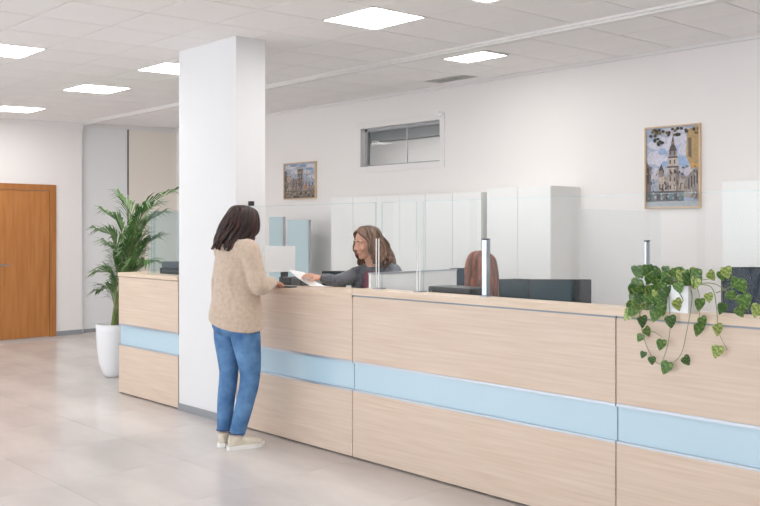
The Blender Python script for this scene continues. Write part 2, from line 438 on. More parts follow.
# ================================================================== COUNTERS
ZB0, ZB1, ZP, ZT = .4314, .6283, 1.050, 1.093
def counter_unit(x0, x1, label, ztop_panel, deep):
    r = empty('service_counter', ((x0 + x1) / 2, CY, 0), label, 'counter', 'wood fronted counter units'); P = Part(r)
    gp = .003
    P(box((x0 + .002, CY + .03, .012), (x1 - .002, CY + deep, ztop_panel - .012)), 'body', 'dark_gap')
    P(box((x0 + .004, CY + .02, 0), (x1 - .004, CY + .06, .014)), 'plinth', 'dark_gap')
    P(box((x0 + gp, CY, ZB1), (x1 - gp, CY + .028, ztop_panel), .0012), 'upper_panel', 'wood')
    P(box((x0 + gp, CY, .010), (x1 - gp, CY + .028, ZB0), .0012), 'lower_panel', 'wood')
    P(box((x0 + gp, CY - .0005, ZB1 - .016), (x1 - gp, CY + .026, ZB1 - .0005)), 'aluminium_strip', 'aluminium')
    P(box((x0 + gp, CY - .0005, ZB0 + .0005), (x1 - gp, CY + .026, ZB0 + .012)), 'aluminium_strip', 'aluminium')
    P(box((x0 + gp, CY + .018, ZB0 + .012), (x1 - gp, CY + .032, ZB1 - .016)), 'glass_band', 'blue_glass', label='pale blue back-painted glass band')
    return r, P
S0, S1, S2, S3 = -5.46, -4.16, -2.25, -.34
r, P = counter_unit(S0 + .012, S1, 'wood counter unit beside the pillar where the standing customer waits', 1.036, .17)
m = box((S0 + .012, CY - .006, 1.036), (S1 - .001, CY + .19, 1.061), .002); m.box((S0 + .03, CY + .19, 1.036), (-4.245, CY + .40, 1.061), .002); P(m, 'counter_top', 'wood_top')
for a, b, lb in ((S1, S2, 'long middle wood counter unit with pale blue glass band'), (S2, S3, 'wood counter unit below the trailing pothos planter')):
    r, P = counter_unit(a, b, lb, ZP - .006, .17)
    P(box((a + .003, CY + .006, ZP - .006), (b - .003, CY + .03, ZP + .004)), 'shadow_rail', 'rail_grey')
wt = box((S1 + .001, CY - .008, ZP + .004), (S3, CY + .15, ZT), .002).build('worktop', 'wood_top', origin=((S1 + S3) / 2, CY + .1, ZP + .004)); tag(wt, 'long light wood ledge running along the top of the main counter', 'worktop')
LC0, LC1 = -7.30, PLX0 - .013
r, P = counter_unit(LC0, LC1, 'short wood counter unit between the pillar and the potted palm', ZP, .55)
P(box((LC0 - .006, CY - .008, ZP + .004), (LC1, CY + .56, ZT - .006), .002), 'counter_top', 'wood_top')

# glass screens on the counter
YG = 3.903; ZG = 1.648
def screen(x0, x1, z0, label, gl='clear_glass', y=YG, z1=ZG, ends=(True, True)):
    r = empty('glass_screen', ((x0 + x1) / 2, y, z0), label, 'glass screen', 'clear glass counter screens'); P = Part(r)
    P(box((x0, y - .004, z0), (x1, y + .004, z1)), 'pane', gl)
    P(box((x0, y - .0042, z1), (x1, y + .0042, z1 + .0035)), 'top_edge', 'glass_edge')
    if ends[0]: P(box((x0 - .003, y - .0042, z0), (x0, y + .0042, z1)), 'side_edge', 'glass_edge')
    if ends[1]: P(box((x1, y - .0042, z0), (x1 + .003, y + .0042, z1)), 'side_edge', 'glass_edge')
    return r, P
xs = {p: onY(p, 240, YG).x for p in (379, 420, 486, 647)}
def post(px, label, wd=.026):
    x = xs[px]; r = empty('glass_post', (x, YG, ZT), label, 'post', 'slim metal posts that hold the glass'); P = Part(r)
    P(box((x - wd / 2, YG - .018, ZT + .006), (x + wd / 2, YG + .018, 1.418), .003), 'post', 'steel')
    P(box((x - wd / 2 - .01, YG - .026, ZT), (x + wd / 2 + .01, YG + .026, ZT + .006)), 'foot_plate', 'steel')
    P(box((x - wd / 2 - .001, YG - .019, 1.418), (x + wd / 2 + .001, YG + .019, 1.424)), 'cap', 'dark_grey_plastic')
x379 = xs[379]
r, P = screen(S0 + .04, x379 - .03, ZT + .001, 'clear glass screen between the pillar and the seated clerk\'s counter place', ends=(False, True))
P(box((S0 + .012, YG - .012, 1.655), (S0 + .055, YG + .012, 1.69)), 'clamp', 'black_plastic', label='small black clamp')
screen(x379 + .03, xs[420] - .03, ZT + .001, 'small clear glass screen between the two glass fins')
screen(xs[420] + .03, xs[486] - .02, ZT + .001, 'clear glass screen beside the hidden clerk with auburn hair', ends=(True, False))
screen(xs[486] + .02, xs[647] - .012, ZT + .001, 'long clear glass screen in front of the teal monitor', ends=(False, False))
screen(xs[647] + .012, S3, ZT + .001, 'clear glass screen behind the pothos planter', ends=(False, True))
post(486, 'steel glass post in front of the auburn hair', .034)
post(647, 'slim steel glass post rising behind the pothos planter', .012)
for px, lb in ((379, 'pair of clear glass fins beside the seated clerk in grey'), (420, 'clear glass fin post over the white divider')):
    x = xs[px]; r = empty('glass_fin', (x, YG, ZT), lb, 'glass fin'); P = Part(r)
    for dx in (-.012, .012):
        P(box((x + dx - .006, YG - .012, ZT + .006), (x + dx + .006, YG + .012, 1.418)), 'fin', 'clear_glass')
        P(box((x + dx - .004, YG - .014, ZT + .006), (x + dx + .004, YG - .012, 1.418)), 'bright_edge', 'white_plastic')
    P(box((x - .026, YG - .034, ZT), (x + .026, YG + .034, ZT + .006)), 'foot_plate', 'steel')
# glass corner on the short counter
gx = onY(154, 240, YG).x
ZS = ZT - .006
screen(gx, LC1 - .002, ZS, 'bluish glass screen on the short counter beside the pillar', gl='side_glass', z1=1.635, ends=(True, False))
r = empty('glass_return', (gx - .02, YG + .2, ZS), 'bluish glass return at the open end of the short counter', 'glass screen'); P = Part(r)
P(box((gx - .03, YG - .01, ZS), (gx - .02, YG + .40, 1.632)), 'pane', 'side_glass'); P(box((gx - .031, YG - .013, ZS), (gx - .019, YG - .01, 1.632)), 'front_edge', 'glass_edge'); P(box((gx - .031, YG - .01, 1.632), (gx - .019, YG + .40, 1.635)), 'top_edge', 'glass_edge')
r = empty('glass_return', (gx - .07, YG + .2, ZS), 'outer glass strip beside the potted palm on the short counter', 'glass screen'); P = Part(r)
P(box((gx - .085, YG - .01, ZS), (gx - .077, YG + .06, 1.63)), 'pane', 'side_glass'); P(box((gx - .086, YG - .013, ZS), (gx - .076, YG - .01, 1.63)), 'front_edge', 'glass_edge')
# dark device on the short counter
bx = max(onY(157, 275, 4.0).x, gx - .012)
r = empty('card_printer', (bx + .25, 4.05, ZS), 'dark two tone desk printer on the short counter behind glass', 'printer'); P = Part(r)
P(box((bx, 3.965, ZS), (LC1 - .05, 4.20, ZS + .05), .004), 'base', 'black_plastic'); P(box((bx, 3.985, ZS + .05), (LC1 - .05, 4.21, ZS + .105), .006), 'cover', 'dark_grey_plastic')
P(box((bx + .05, 3.962, ZS + .02), (LC1 - .1, 3.966, ZS + .03)), 'paper_slot', 'dark_grey_plastic')

# ================================================================== BACK OFFICE FURNITURE
def cabinet(x0, x1, label, top=1.845, yf=6.65):
    r = empty('storage_cabinet', ((x0 + x1) / 2, (yf + YB) / 2, 0), label, 'cabinet', 'tall white storage cabinets'); P = Part(r)
    P(box((x0 + .001, yf + .02, .06), (x1 - .001, YB - .003, top), .002), 'body', 'cabinet_side')
    P(box((x0 + .01, yf + .05, 0), (x1 - .01, YB - .02, .06)), 'plinth', 'dark_grey_plastic')
    mx = (x0 + x1) / 2
    for a, b, hx in ((x0 + .002, mx - .0025, mx - .03), (mx + .0025, x1 - .002, mx + .03)):
        dr = P(box((a, yf, .065), (b, yf + .019, top - .003), .0015), 'door', 'cabinet_white')
        P(box((hx - .006, yf - .02, .92), (hx + .006, yf, 1.02), .002), 'handle', 'steel', dr)
cabinet(-7.673, -6.919, 'white two-door cabinet at the end of the row next to the pale blue screens')
cabinet(-6.917, -6.181, 'white two-door cabinet behind the seated clerk in the grey cardigan')
cabinet(-6.179, -5.43, 'white two-door cabinet between the clerk\'s cabinet and the taller block')
cabinet(-5.346, -4.603, 'taller white two-door cabinet with its grey side exposed', top=1.875, yf=6.63)
cabinet(-3.02, -2.27, 'white two-door cabinet to the side of the large framed cathedral print', top=1.852)
cabinet(-2.268, -1.5, 'white cabinet at the far end of the back wall beside another cabinet', top=1.852)
# pale blue screens
for pa, pb, top, lb in ((270, 284.5, 217, 'narrow pale blue office screen standing next to the wider blue one'), (288, 310, 220, 'wide pale blue office screen with a metal edge, in front of the back wall')):
    a = onY(pa, top, 6.75); b = onY(pb, top, 6.75)
    r = empty('office_screen', ((a.x + b.x) / 2, 6.75, 0), lb, 'screen', 'pale blue office screens'); P = Part(r)
    P(box((a.x, 6.735, .05), (b.x - .02, 6.765, a.z), .003), 'panel', 'pale_blue_board')
    P(box((b.x - .02, 6.732, .0), (b.x, 6.768, a.z)), 'edge_post', 'aluminium'); P(box((a.x, 6.70, 0), (b.x - .02, 6.80, .05)), 'foot', 'aluminium')
# white divider between the two places
r = empty('desk_divider', (-4.22, 4.45, 0), 'low white divider panel running back from the counter between the clerks', 'divider'); P = Part(r)
P(box((-4.232, 4.0, .06), (-4.208, 4.87, 1.176), .002), 'panel', 'cabinet_white'); P(box((-4.236, 3.998, 1.176), (-4.204, 4.874, 1.186)), 'top_rail', 'aluminium'); P(box((-4.26, 4.05, 0), (-4.18, 4.85, .06)), 'foot', 'aluminium')
r = empty('desk_divider', (-2.58, 4.45, 0), 'frosted glass divider running back from the counter beside the black monitor', 'divider'); P = Part(r)
P(box((-2.584, 4.0, .72), (-2.576, 4.85, 1.585)), 'pane', 'divider_glass'); P(box((-2.60, 4.0, .06), (-2.56, 4.85, .72)), 'panel', 'cabinet_white'); P(box((-2.62, 4.05, 0), (-2.54, 4.8, .06)), 'foot', 'aluminium')
# desks
def desk(x0, x1, y0, y1, label, z=.75):
    r = empty('office_desk', ((x0 + x1) / 2, (y0 + y1) / 2, 0), label, 'desk', 'white staff desks'); P = Part(r)
    P(box((x0, y0, z - .025), (x1, y1, z), .002), 'desktop', 'cabinet_white')
    for x in (x0 + .03, x1 - .07):
        for y in (y0 + .03, y1 - .07): P(box((x, y, 0), (x + .04, y + .04, z - .025)), 'leg', 'aluminium')
desk(-4.14, -3.52, 3.99, 4.30, 'small white staff desk under the receipt printer')
desk(-3.48, -2.66, 4.02, 4.62, 'white staff desk under the teal monitor')
desk(-2.50, -.6, 4.02, 4.75, 'white staff desk behind the counter with the planter')
desk(-4.95, -4.2, 4.95, 5.6, 'white staff side desk beyond the white divider')
def monitor(px0, px1, ptop, D, ztab, label, yaw=None, scr='screen_dark', back='black_plastic', h=None, facing=1, zbot=None, pcx=None):
    """monitor whose panel spans the pixel columns px0..px1, standing on a desk at height ztab"""
    a = J(px0, ptop, D); b = J(px1, ptop, D); c = (a + b) / 2
    wd = (b - a).length; top = c.z; bot = zbot if zbot else max(top - wd * .62, ztab + .07)
    r = empty('monitor', (c.x, c.y, ztab), label, 'monitor', 'dark computer monitors'); r.rotation_euler = (0, 0, YAW)
    hh = wd / 2; t = top - ztab; bo = bot - ztab
    box((-hh, -.012, bo), (hh, .018, t), .004).build('housing', back, r)
    box((-hh + .01, -.0135, bo + .012), (hh - .01, -.0115, t - .01)).build('panel_face', scr, r)
    m = MB(); m.box((-.03, .018, .01), (.03, .045, (t + bo) / 2)); m.build('stand', back, r)
    fw_ = min(.11, hh * .7); box((-fw_, -.03, 0), (fw_, .09, .012), .003).build('foot', back, r)
    return r
monitor(450, 482, 268, 6.75, .75, 'small dark monitor on the side desk, beside the auburn hair', scr='screen_navy', zbot=.98)
monitor(499, 531, 279, 5.42, .75, 'dark monitor close beside the auburn haired clerk', scr='screen_dark', zbot=.92)
monitor(529, 578, 279.3, 5.35, .75, 'teal reflecting monitor behind the long glass screen', scr='screen_dark', zbot=.90)
monitor(574, 591, 279.3, 5.05, .75, 'narrow black upright monitor next to the teal one', scr='black_plastic', zbot=.90)
monitor(722, 790, 267, 4.75, .75, 'dark navy monitor beyond the trailing pothos vines', scr='screen_navy', zbot=.98)
# black box behind ledge
a = onY(435, 290, 4.13); b = onY(477, 290, 4.13)
r = empty('receipt_printer', ((a.x + b.x) / 2, 4.2, .75), 'black receipt printer on the desk behind the worktop, beside the white divider', 'printer'); P = Part(r)
P(box((a.x, 4.06, .75), (b.x, 4.26, 1.06), .006), 'base', 'black_plastic'); P(box((a.x + .002, 4.062, 1.06), (b.x - .002, 4.258, 1.117), .006), 'lid', 'black_plastic'); P(box((a.x + .02, 4.059, 1.085), (a.x + .035, 4.063, 1.092)), 'button', 'steel')
# white display by the pillar
r = empty('display', (-5.40, 4.25, 1.061), 'white flat display standing on the customer counter next to the pillar', 'display'); P = Part(r)
P(box((-5.41, 4.0, 1.145), (-5.385, 4.298, 1.347), .004), 'panel', 'white_plastic'); P(box((-5.425, 4.18, 1.07), (-5.405, 4.24, 1.2)), 'stand', 'dark_grey_plastic'); P(box((-5.46 + .02, 4.13, 1.061), (-5.37, 4.29, 1.07)), 'foot', 'dark_grey_plastic')
# card terminal
a = onY(279, 283, 4.03).x; b = onY(290, 283, 4.03).x; c = onY(299.5, 283, 4.03).x
r = empty('card_terminal', ((a + b) / 2, 4.08, 1.061), 'black and grey card terminal on the counter under the sheet of paper', 'terminal'); P = Part(r)
P(box((a, 4.03, 1.061), (b, 4.17, 1.117), .003), 'body', 'black_plastic'); P(box((b, 4.035, 1.061), (c, 4.17, 1.113), .003), 'cradle', 'dark_grey_plastic')
# dark monitor behind the arm
monitor(322, 346, 271, 7.6, .75, 'dark monitor on the rear desk behind the outstretched arm', scr='screen_dark', zbot=.90)
c_ = J(334, 271, 7.6); desk(c_.x - .45, c_.x + .45, c_.y - .3, c_.y + .4, 'white rear desk behind the seated clerk in the grey cardigan')

# ================================================================== PICTURES
def picture(x0, x1, z0, z1, label, draw):
    r = empty('framed_print', ((x0 + x1) / 2, YB, z0), label, 'picture'); P = Part(r)
    m = MB(); e = .012; y0 = YB - .03
    for a, b in (((x0, z0), (x0 + e, z1)), ((x1 - e, z0), (x1, z1)), ((x0 + e, z0), (x1 - e, z0 + e)), ((x0 + e, z1 - e), (x1 - e, z1))): m.box((a[0], y0, a[1]), (b[0], YB, b[1]))
    P(m, 'frame', 'frame_oak')
    pm = MB(); ix0, ix1, iz0, iz1 = x0 + e, x1 - e, z0 + e, z1 - e
    lay = [0]
    def poly(col, pts):
        lay[0] += 1; y = YB - .012 - lay[0] * .00012
        nm = 'print_%d_%d_%d' % col
        if nm not in MATS: mat(nm, col, .6, var=.12, vscale=35)
        pm.use(nm); n = len(pts)
        pm.add([(ix0 + (ix1 - ix0) * min(1, max(0, u)), y, iz0 + (iz1 - iz0) * min(1, max(0, v))) for u, v in pts], [tuple(range(n))])
    draw(poly)
    P(pm, 'print', None)
rnd = random.Random(3)
def blob(poly, col, u, v, ru, rv, n=7):
    poly(col, [(u + ru * math.cos(6.283 * k / n) * rnd.uniform(.7, 1.2), v + rv * math.sin(6.283 * k / n) * rnd.uniform(.7, 1.2)) for k in range(n)])
def rect(poly, col, a, b, c, d): poly(col, [(a, b), (c, b), (c, d), (a, d)])
def tower_print(poly):
    rect(poly, (172, 184, 206), 0, 0, 1, 1)
    for u, v, ru, rv in ((.3, .8, .25, .1), (.62, .85, .2, .08), (.2, .62, .18, .1), (.75, .7, .16, .09), (.5, .95, .3, .06), (.8, .45, .15, .08), (.15, .42, .12, .08)): blob(poly, (206, 204, 218), u, v, ru, rv, 10)
    for u, v, ru, rv in ((.3, .7, .08, .05), (.68, .58, .08, .07), (.75, .52, .06, .05), (.35, .55, .05, .04)): blob(poly, (152, 174, 208), u, v, ru, rv, 9)
    st, sh, dk = (196, 182, 172), (150, 136, 130), (92, 84, 84)
    # main tower
    rect(poly, st, .40, .15, .62, .50); rect(poly, sh, .56, .15, .62, .50); rect(poly, st, .42, .50, .60, .62); rect(poly, dk, .40, .49, .62, .51)
    rect(poly, sh, .44, .62, .58, .70); rect(poly, dk, .42, .61, .60, .63); poly(dk, [(.43, .70), (.59, .70), (.54, .78), (.48, .78)]); rect(poly, sh, .48, .78, .54, .82); poly(dk, [(.49, .82), (.53, .82), (.51, .90)])
    for v in (.22, .32, .42, .54, .65):
        for u in (.45, .53): rect(poly, dk, u, v, u + .025, v + .05)
    # side tower and nave
    rect(poly, st, .22, .15, .40, .38); rect(poly, sh, .24, .38, .34, .46); poly(dk, [(.24, .46), (.34, .46), (.29, .55)]); rect(poly, st, .62, .15, .78, .34); poly(sh, [(.62, .34), (.78, .34), (.70, .42)])
    for u in (.25, .31, .37, .65, .72): rect(poly, dk, u, .22, u + .025, .29)
    # street fronts both sides
    poly((178, 150, 106), [(.78, .95), (1, 1), (1, .42), (.86, .48), (.76, .62)]); poly((112, 96, 80), [(.80, .85), (.86, .85), (.86, .6), (.80, .62)]); poly((214, 160, 82), [(.86, .55), (.98, .5), (.98, .44), (.86, .48)])
    poly((158, 150, 146), [(.74, .36), (1, .5), (1, .1), (.72, .12)])
    for k in range(4): rect(poly, (84, 80, 82), .80 + .05 * k, .22 + .02 * k, .825 + .05 * k, .36 + .02 * k)
    poly((128, 116, 110), [(0, .58), (.09, .5), (.09, .15), (0, .1)]); rect(poly, (70, 66, 68), .02, .3, .05, .5)
    # ground storey arcade and square
    rect(poly, (104, 104, 108), 0, .07, .72, .20); rect(poly, (170, 176, 182), 0, 0, 1, .07)
    for k in range(8): rect(poly, (92, 126, 136) if k % 2 else (60, 62, 70), .04 + .085 * k, .09, .09 + .085 * k, .17)
    # foliage on top
    for k in range(34): blob(poly, (64, 60, 50) if k % 3 else (120, 104, 74), rnd.uniform(.02, 1), rnd.choice((.97, .95, .93, .90)), .035, .022, 6)
    for k in range(9): blob(poly, (58, 62, 52), .25 + rnd.uniform(-.1, .1), .82 + rnd.uniform(-.04, .04), .035, .02, 6)
def old_town_print(poly):
    rect(poly, (168, 178, 196), 0, 0, 1, 1)
    for u, v in ((.2, .9), (.7, .75), (.85, .9), (.35, .75), (.9, .6)): blob(poly, (206, 204, 208), u, v, .16, .07, 9)
    for u, v in ((.3, .95), (.6, .92), (.8, .82)): blob(poly, (134, 154, 184), u, v, .12, .05, 9)
    st, sh, dk = (184, 168, 152), (144, 130, 122), (104, 98, 100)
    rect(poly, sh, .42, .2, .60, .84); rect(poly, dk, .42, .78, .60, .82); rect(poly, st, .44, .84, .57, .9); rect(poly, dk, .45, .3, .49, .7); rect(poly, (96, 88, 84), .53, .3, .57, .7)
    rect(poly, dk, 0, .2, .07, .8); rect(poly, st, .07, .2, .22, .66); rect(poly, sh, .22, .2, .42, .56); rect(poly, (166, 164, 170), .60, .2, .78, .5); rect(poly, sh, .78, .2, 1, .36)
    rect(poly, (196, 134, 92), .62, .26, .74, .36)
    for k in range(9): rect(poly, dk, .09 + .1 * k, .3 + .03 * (k % 3), .12 + .1 * k, .44 + .03 * (k % 2))
    rect(poly, (126, 114, 104), 0, .0, 1, .22)
    for k in range(14): blob(poly, (162, 148, 132) if k % 2 else (60, 56, 56), rnd.uniform(0, 1), rnd.uniform(.03, .2), .05, .03, 6)
def speckled(draw, cols, n, v0, v1):
    def d(poly):
        draw(poly)
        for k in range(n): blob(poly, rnd.choice(cols), rnd.uniform(.02, .98), rnd.uniform(v0, v1), rnd.uniform(.008, .022), rnd.uniform(.008, .03), 5)
    return d
tower_print = speckled(tower_print, [(120, 108, 104), (206, 196, 188), (84, 82, 86), (176, 166, 160)], 150, .08, .5)
old_town_print = speckled(old_town_print, [(120, 108, 104), (196, 186, 178), (84, 82, 86), (150, 150, 160), (190, 178, 166)], 190, .05, .75)
picture(-3.924, -3.409, 1.66, 2.38, 'tall framed print of a baroque church tower under a cloudy sky', tower_print)
picture(-9.137, -8.48, 1.868, 2.342, 'smaller framed print of old town roofs around a square tower', old_town_print)

# ================================================================== PALM
pb = onZ(114.5, 376, 0)
palm = empty('potted_palm', (pb.x, pb.y, 0), 'feathery green palm in a tall white pot behind the short counter', 'potted plant'); P = Part(palm)
m = MB(); m.lathe((pb.x, pb.y, 0), [(.085, 0), (.108, .02), (.150, .14), (.172, .30), (.180, .46), (.182, .525), (.170, .53), (.168, .48), (.05, .475)], 40); P(m, 'pot', 'pot_white', smooth=True)
m = MB(); m.lathe((pb.x, pb.y, 0), [(.167, .47), (.166, .492), (.08, .50), (.01, .497)], 32); P(m, 'soil', 'soil', smooth=True)
PD = 8.73
fr = [ # control pixels, depth shift, leaflet length
 ([(116, 322), (122, 270), (138, 214), (177, 189)], .0, .26), ([(116, 322), (118, 270), (116, 228), (96, 212)], .0, .25), ([(116, 322), (115, 280), (110, 240), (91, 231)], -.1, .24),
 ([(116, 322), (119, 285), (114, 255), (96, 243)], .15, .22), ([(116, 322), (113, 295), (106, 274), (90, 272)], -.05, .2), ([(116, 322), (112, 304), (104, 289), (91, 290)], .1, .18),
 ([(116, 322), (124, 262), (131, 218), (119, 196)], .1, .24), ([(116, 322), (127, 262), (140, 220), (152, 206)], -.2, .24), ([(116, 322), (126, 280), (140, 250), (156, 238)], -.1, .22),
 ([(116, 322), (122, 285), (130, 250), (136, 226)], -.25, .24), ([(116, 322), (120, 292), (124, 262), (122, 236)], .2, .24), ([(116, 322), (128, 284), (141, 266), (150, 262)], -.25, .2),
 ([(116, 322), (114, 296), (112, 276), (104, 256)], -.2, .2), ([(116, 322), (124, 275), (134, 235), (144, 222)], .25, .24), ([(116, 322), (122, 290), (132, 270), (141, 252)], -.3, .22)]
rp = random.Random(11)
fr += [([(116, 322), (126, 290), (136, 262), (146, 242)], .1, .22), ([(116, 322), (125, 285), (133, 250), (141, 236)], -.15, .22), ([(116, 322), (129, 262), (144, 226), (160, 214)], .2, .22)]
for pts, dd, ll in fr:
    if pts[-1][0] < 112: pts = [(p[0] + k_, p[1]) for p, k_ in zip(pts, (0, 2, 5, 9))]; ll *= .9
    W = [J(p[0], p[1], PD + dd * i / (len(pts) - 1)) for i, p in enumerate(pts)]
    W[0] = Vector((pb.x + rp.uniform(-.03, .03), pb.y + rp.uniform(-.03, .03), .47))
    cv = spline(W, 12); n = len(cv)
    m = MB(); m.use('palm_stem'); m.tube(cv, taper([.008, .006, .0045, .002], n), 6)
    m.use('palm_leaf')
    s0 = int(n * .38)
    NL = 20
    for k in range(NL):
        u = k / (NL - 1); idx = s0 + u * (n - 1 - s0); i = min(int(idx), n - 2); p = cv[i].lerp(cv[i + 1], idx - i)
        d = (cv[i + 1] - cv[i]).normalized()
        sd = d.cross(Vector((0, 0, 1))); sd = sd.normalized() if sd.length > .05 else Vector((CA, SA, 0))
        L_ = ll * (.55 + .75 * math.sin(math.pi * (.18 + .72 * u))) * rp.uniform(.85, 1.12)
        for sg in (-1, 1):
            dr = (d * (.75 + .5 * u) + sd * sg * (1.0 - .35 * u) + Vector((0, 0, rp.uniform(.0, .3)))).normalized()
            tip = p + dr * L_ + Vector((0, 0, -.30 * L_ * rp.uniform(.4, 1.8))); mid = p + dr * L_ * .5 + Vector((0, 0, .02 * L_))
            wv = dr.cross(Vector((0, 0, 1))); wv = (wv.normalized() if wv.length > .05 else sd) * .0112
            ul = Vector((0, 0, .004))
            m.add([p - wv * .35, p + wv * .35, mid + wv, mid + ul, mid - wv, tip, p + ul * .5], [(0, 6, 3, 4), (6, 1, 2, 3), (4, 3, 5), (3, 2, 5)])
    P(m, 'frond', None)

# ================================================================== POTHOS
px0, px1, py0, py1 = -2.06, -1.876, 3.784, 3.886
pot = empty('potted_pothos', ((px0 + px1) / 2, 3.835, ZT), 'trailing variegated pothos in a white square planter on the worktop', 'potted plant'); P = Part(pot)
m = MB(); th = .006
zt = 1.218
for a, b in (((px0, py0), (px1, py0 + th)), ((px0, py1 - th), (px1, py1)), ((px0, py0 + th), (px0 + th, py1 - th)), ((px1 - th, py0 + th), (px1, py1 - th))): m.box((a[0], a[1], ZT), (b[0], b[1], zt))
m.box((px0 + th, py0 + th, ZT), (px1 - th, py1 - th, ZT + .01)); P(m, 'planter', 'pot_white')
P(box((px0 + th, py0 + th, zt - .03), (px1 - th, py1 - th, zt - .012)), 'soil', 'soil')
def leaf_mesh(name, material, sz, curl):
    """heart-shaped leaf: base at origin, tip along +Y, midrib fold"""
    out = [(0, 0), (.22, -.10), (.40, -.03), (.47, .16), (.43, .38), (.31, .62), (.15, .84), (0, 1.0)]
    vs = []; fs = []
    def z(x, y): return -.28 * curl * y * y + .16 * abs(x) - .30 * x * x
    n = len(out)
    mid = [(0, o[1] if i > 1 else max(0, o[1])) for i, o in enumerate(out)]
    for i in range(n): vs.append((0, max(0, out[i][1]), z(0, max(0, out[i][1]))))
    for i in range(n): vs.append((out[i][0] * .55, out[i][1] * .95 + .01, z(out[i][0] * .55, out[i][1]) + .01))
    for i in range(n): vs.append((out[i][0], out[i][1], z(*out[i])))
    for i in range(n): vs.append((-out[i][0] * .55, out[i][1] * .95 + .01, z(out[i][0] * .55, out[i][1]) + .01))
    for i in range(n): vs.append((-out[i][0], out[i][1], z(*out[i])))
    for i in range(n - 1):
        fs += [(i, n + i, n + i + 1, i + 1), (n + i, 2 * n + i, 2 * n + i + 1, n + i + 1), (3 * n + i, i, i + 1, 3 * n + i + 1), (4 * n + i, 3 * n + i, 3 * n + i + 1, 4 * n + i + 1)]
    me = bpy.data.meshes.new(name); me.from_pydata([tuple(c * sz for c in v) for v in vs], [], fs); me.materials.append(MATS[material])
    me.polygons.foreach_set('use_smooth', [True] * len(fs)); me.update(); return me
LM = [leaf_mesh('leaf', mm, 1, c) for mm, c in (('pothos_leaf', 1), ('pothos_leaf', .5), ('pothos_leaf_dark', .9), ('pothos_leaf_light', .8))]
rl = random.Random(5)
PO = Vector(pot.location)
TOCAM = Vector((SA, -CA, 0))
def leaf(pos, size, droop=None, v=None, face=None):
    """leaf whose blade faces roughly towards face and whose tip points along droop"""
    t = (droop if droop is not None else Vector((rl.uniform(-.6, .6), rl.uniform(-.5, .2), -1))).normalized()
    nrm = (face if face is not None else (TOCAM + Vector((rl.uniform(-.5, .5), rl.uniform(-.5, .5), rl.uniform(.1, .9))))).normalized()
    x = t.cross(nrm); x = x.normalized() if x.length > .05 else Vector((1, 0, 0)); nz = x.cross(t)
    o = link('leaf', LM[v if v is not None else rl.choice((0, 0, 0, 1, 1, 2, 2, 3))], pot)
    M = Matrix((x, t, nz)).transposed().to_4x4(); M.translation = Vector(pos) - t * size * .45 - PO
    o.matrix_local = M @ Matrix.Diagonal((size, size, size, 1))
vines = MB()
HY = 3.745
def vine(pts, r=.0022):
    cv = spline(pts, 8); vines.tube(cv, taper([r, r * .8, r * .6], len(cv)), 6)
def q(x, y, Y=HY): return onY(x, y, Y)
ctr = Vector(((px0 + px1) / 2, 3.835, zt - .02))
# mound over the planter
for k in range(110):
    x = rl.uniform(630, 698); top = 268 + abs(x - 655) * .12; yb = 318 - max(0, x - 650) * .95
    if x > 664: yb = min(yb, 289)
    y = rl.uniform(top, max(top + 12, yb)); 
    Y = rl.uniform(3.77, 3.86) if y < 286 else rl.uniform(3.735, 3.775)
    if x < 650: Y = rl.uniform(3.75, 3.86)
    p = q(x, y, Y); leaf(p, rl.uniform(.036, .060))
    if k % 2 == 0: vine([ctr + Vector((rl.uniform(-.07, .07), rl.uniform(-.04, .04), 0)), ctr.lerp(p, .6) + Vector((0, 0, .03)), p], .0014)
for pts in ([(648, 287, 3.80), (640, 300, 3.755), (641, 325), (647, 347), (656, 362), (664, 364)], [(668, 287, 3.80), (669, 300, 3.76), (670, 328), (667, 348), (662, 362)], [(690, 287, 3.83), (692, 300, 3.76), (686, 335), (681, 354), (672, 364)],
            [(697, 287, 3.86), (700, 300, 3.76), (699, 326)], [(696, 284, 3.88), (712, 288, 3.80), (717, 312, 3.76), (718, 330), (727, 350)], [(694, 284, 3.86), (715, 284, 3.80), (734, 298, 3.79), (746, 313, 3.77)],
            [(716, 293, 3.80), (728, 288, 3.80), (738, 282, 3.80)], [(690, 282, 3.87), (702, 280, 3.82), (716, 278, 3.8)], [(655, 287, 3.80), (648, 305, 3.755), (636, 314)], [(674, 287, 3.80), (683, 300, 3.77), (676, 308)], [(646, 330), (654, 332), (662, 337)]):
    vine([q(*p) for p in pts])
dn = Vector((0, 0, -1))
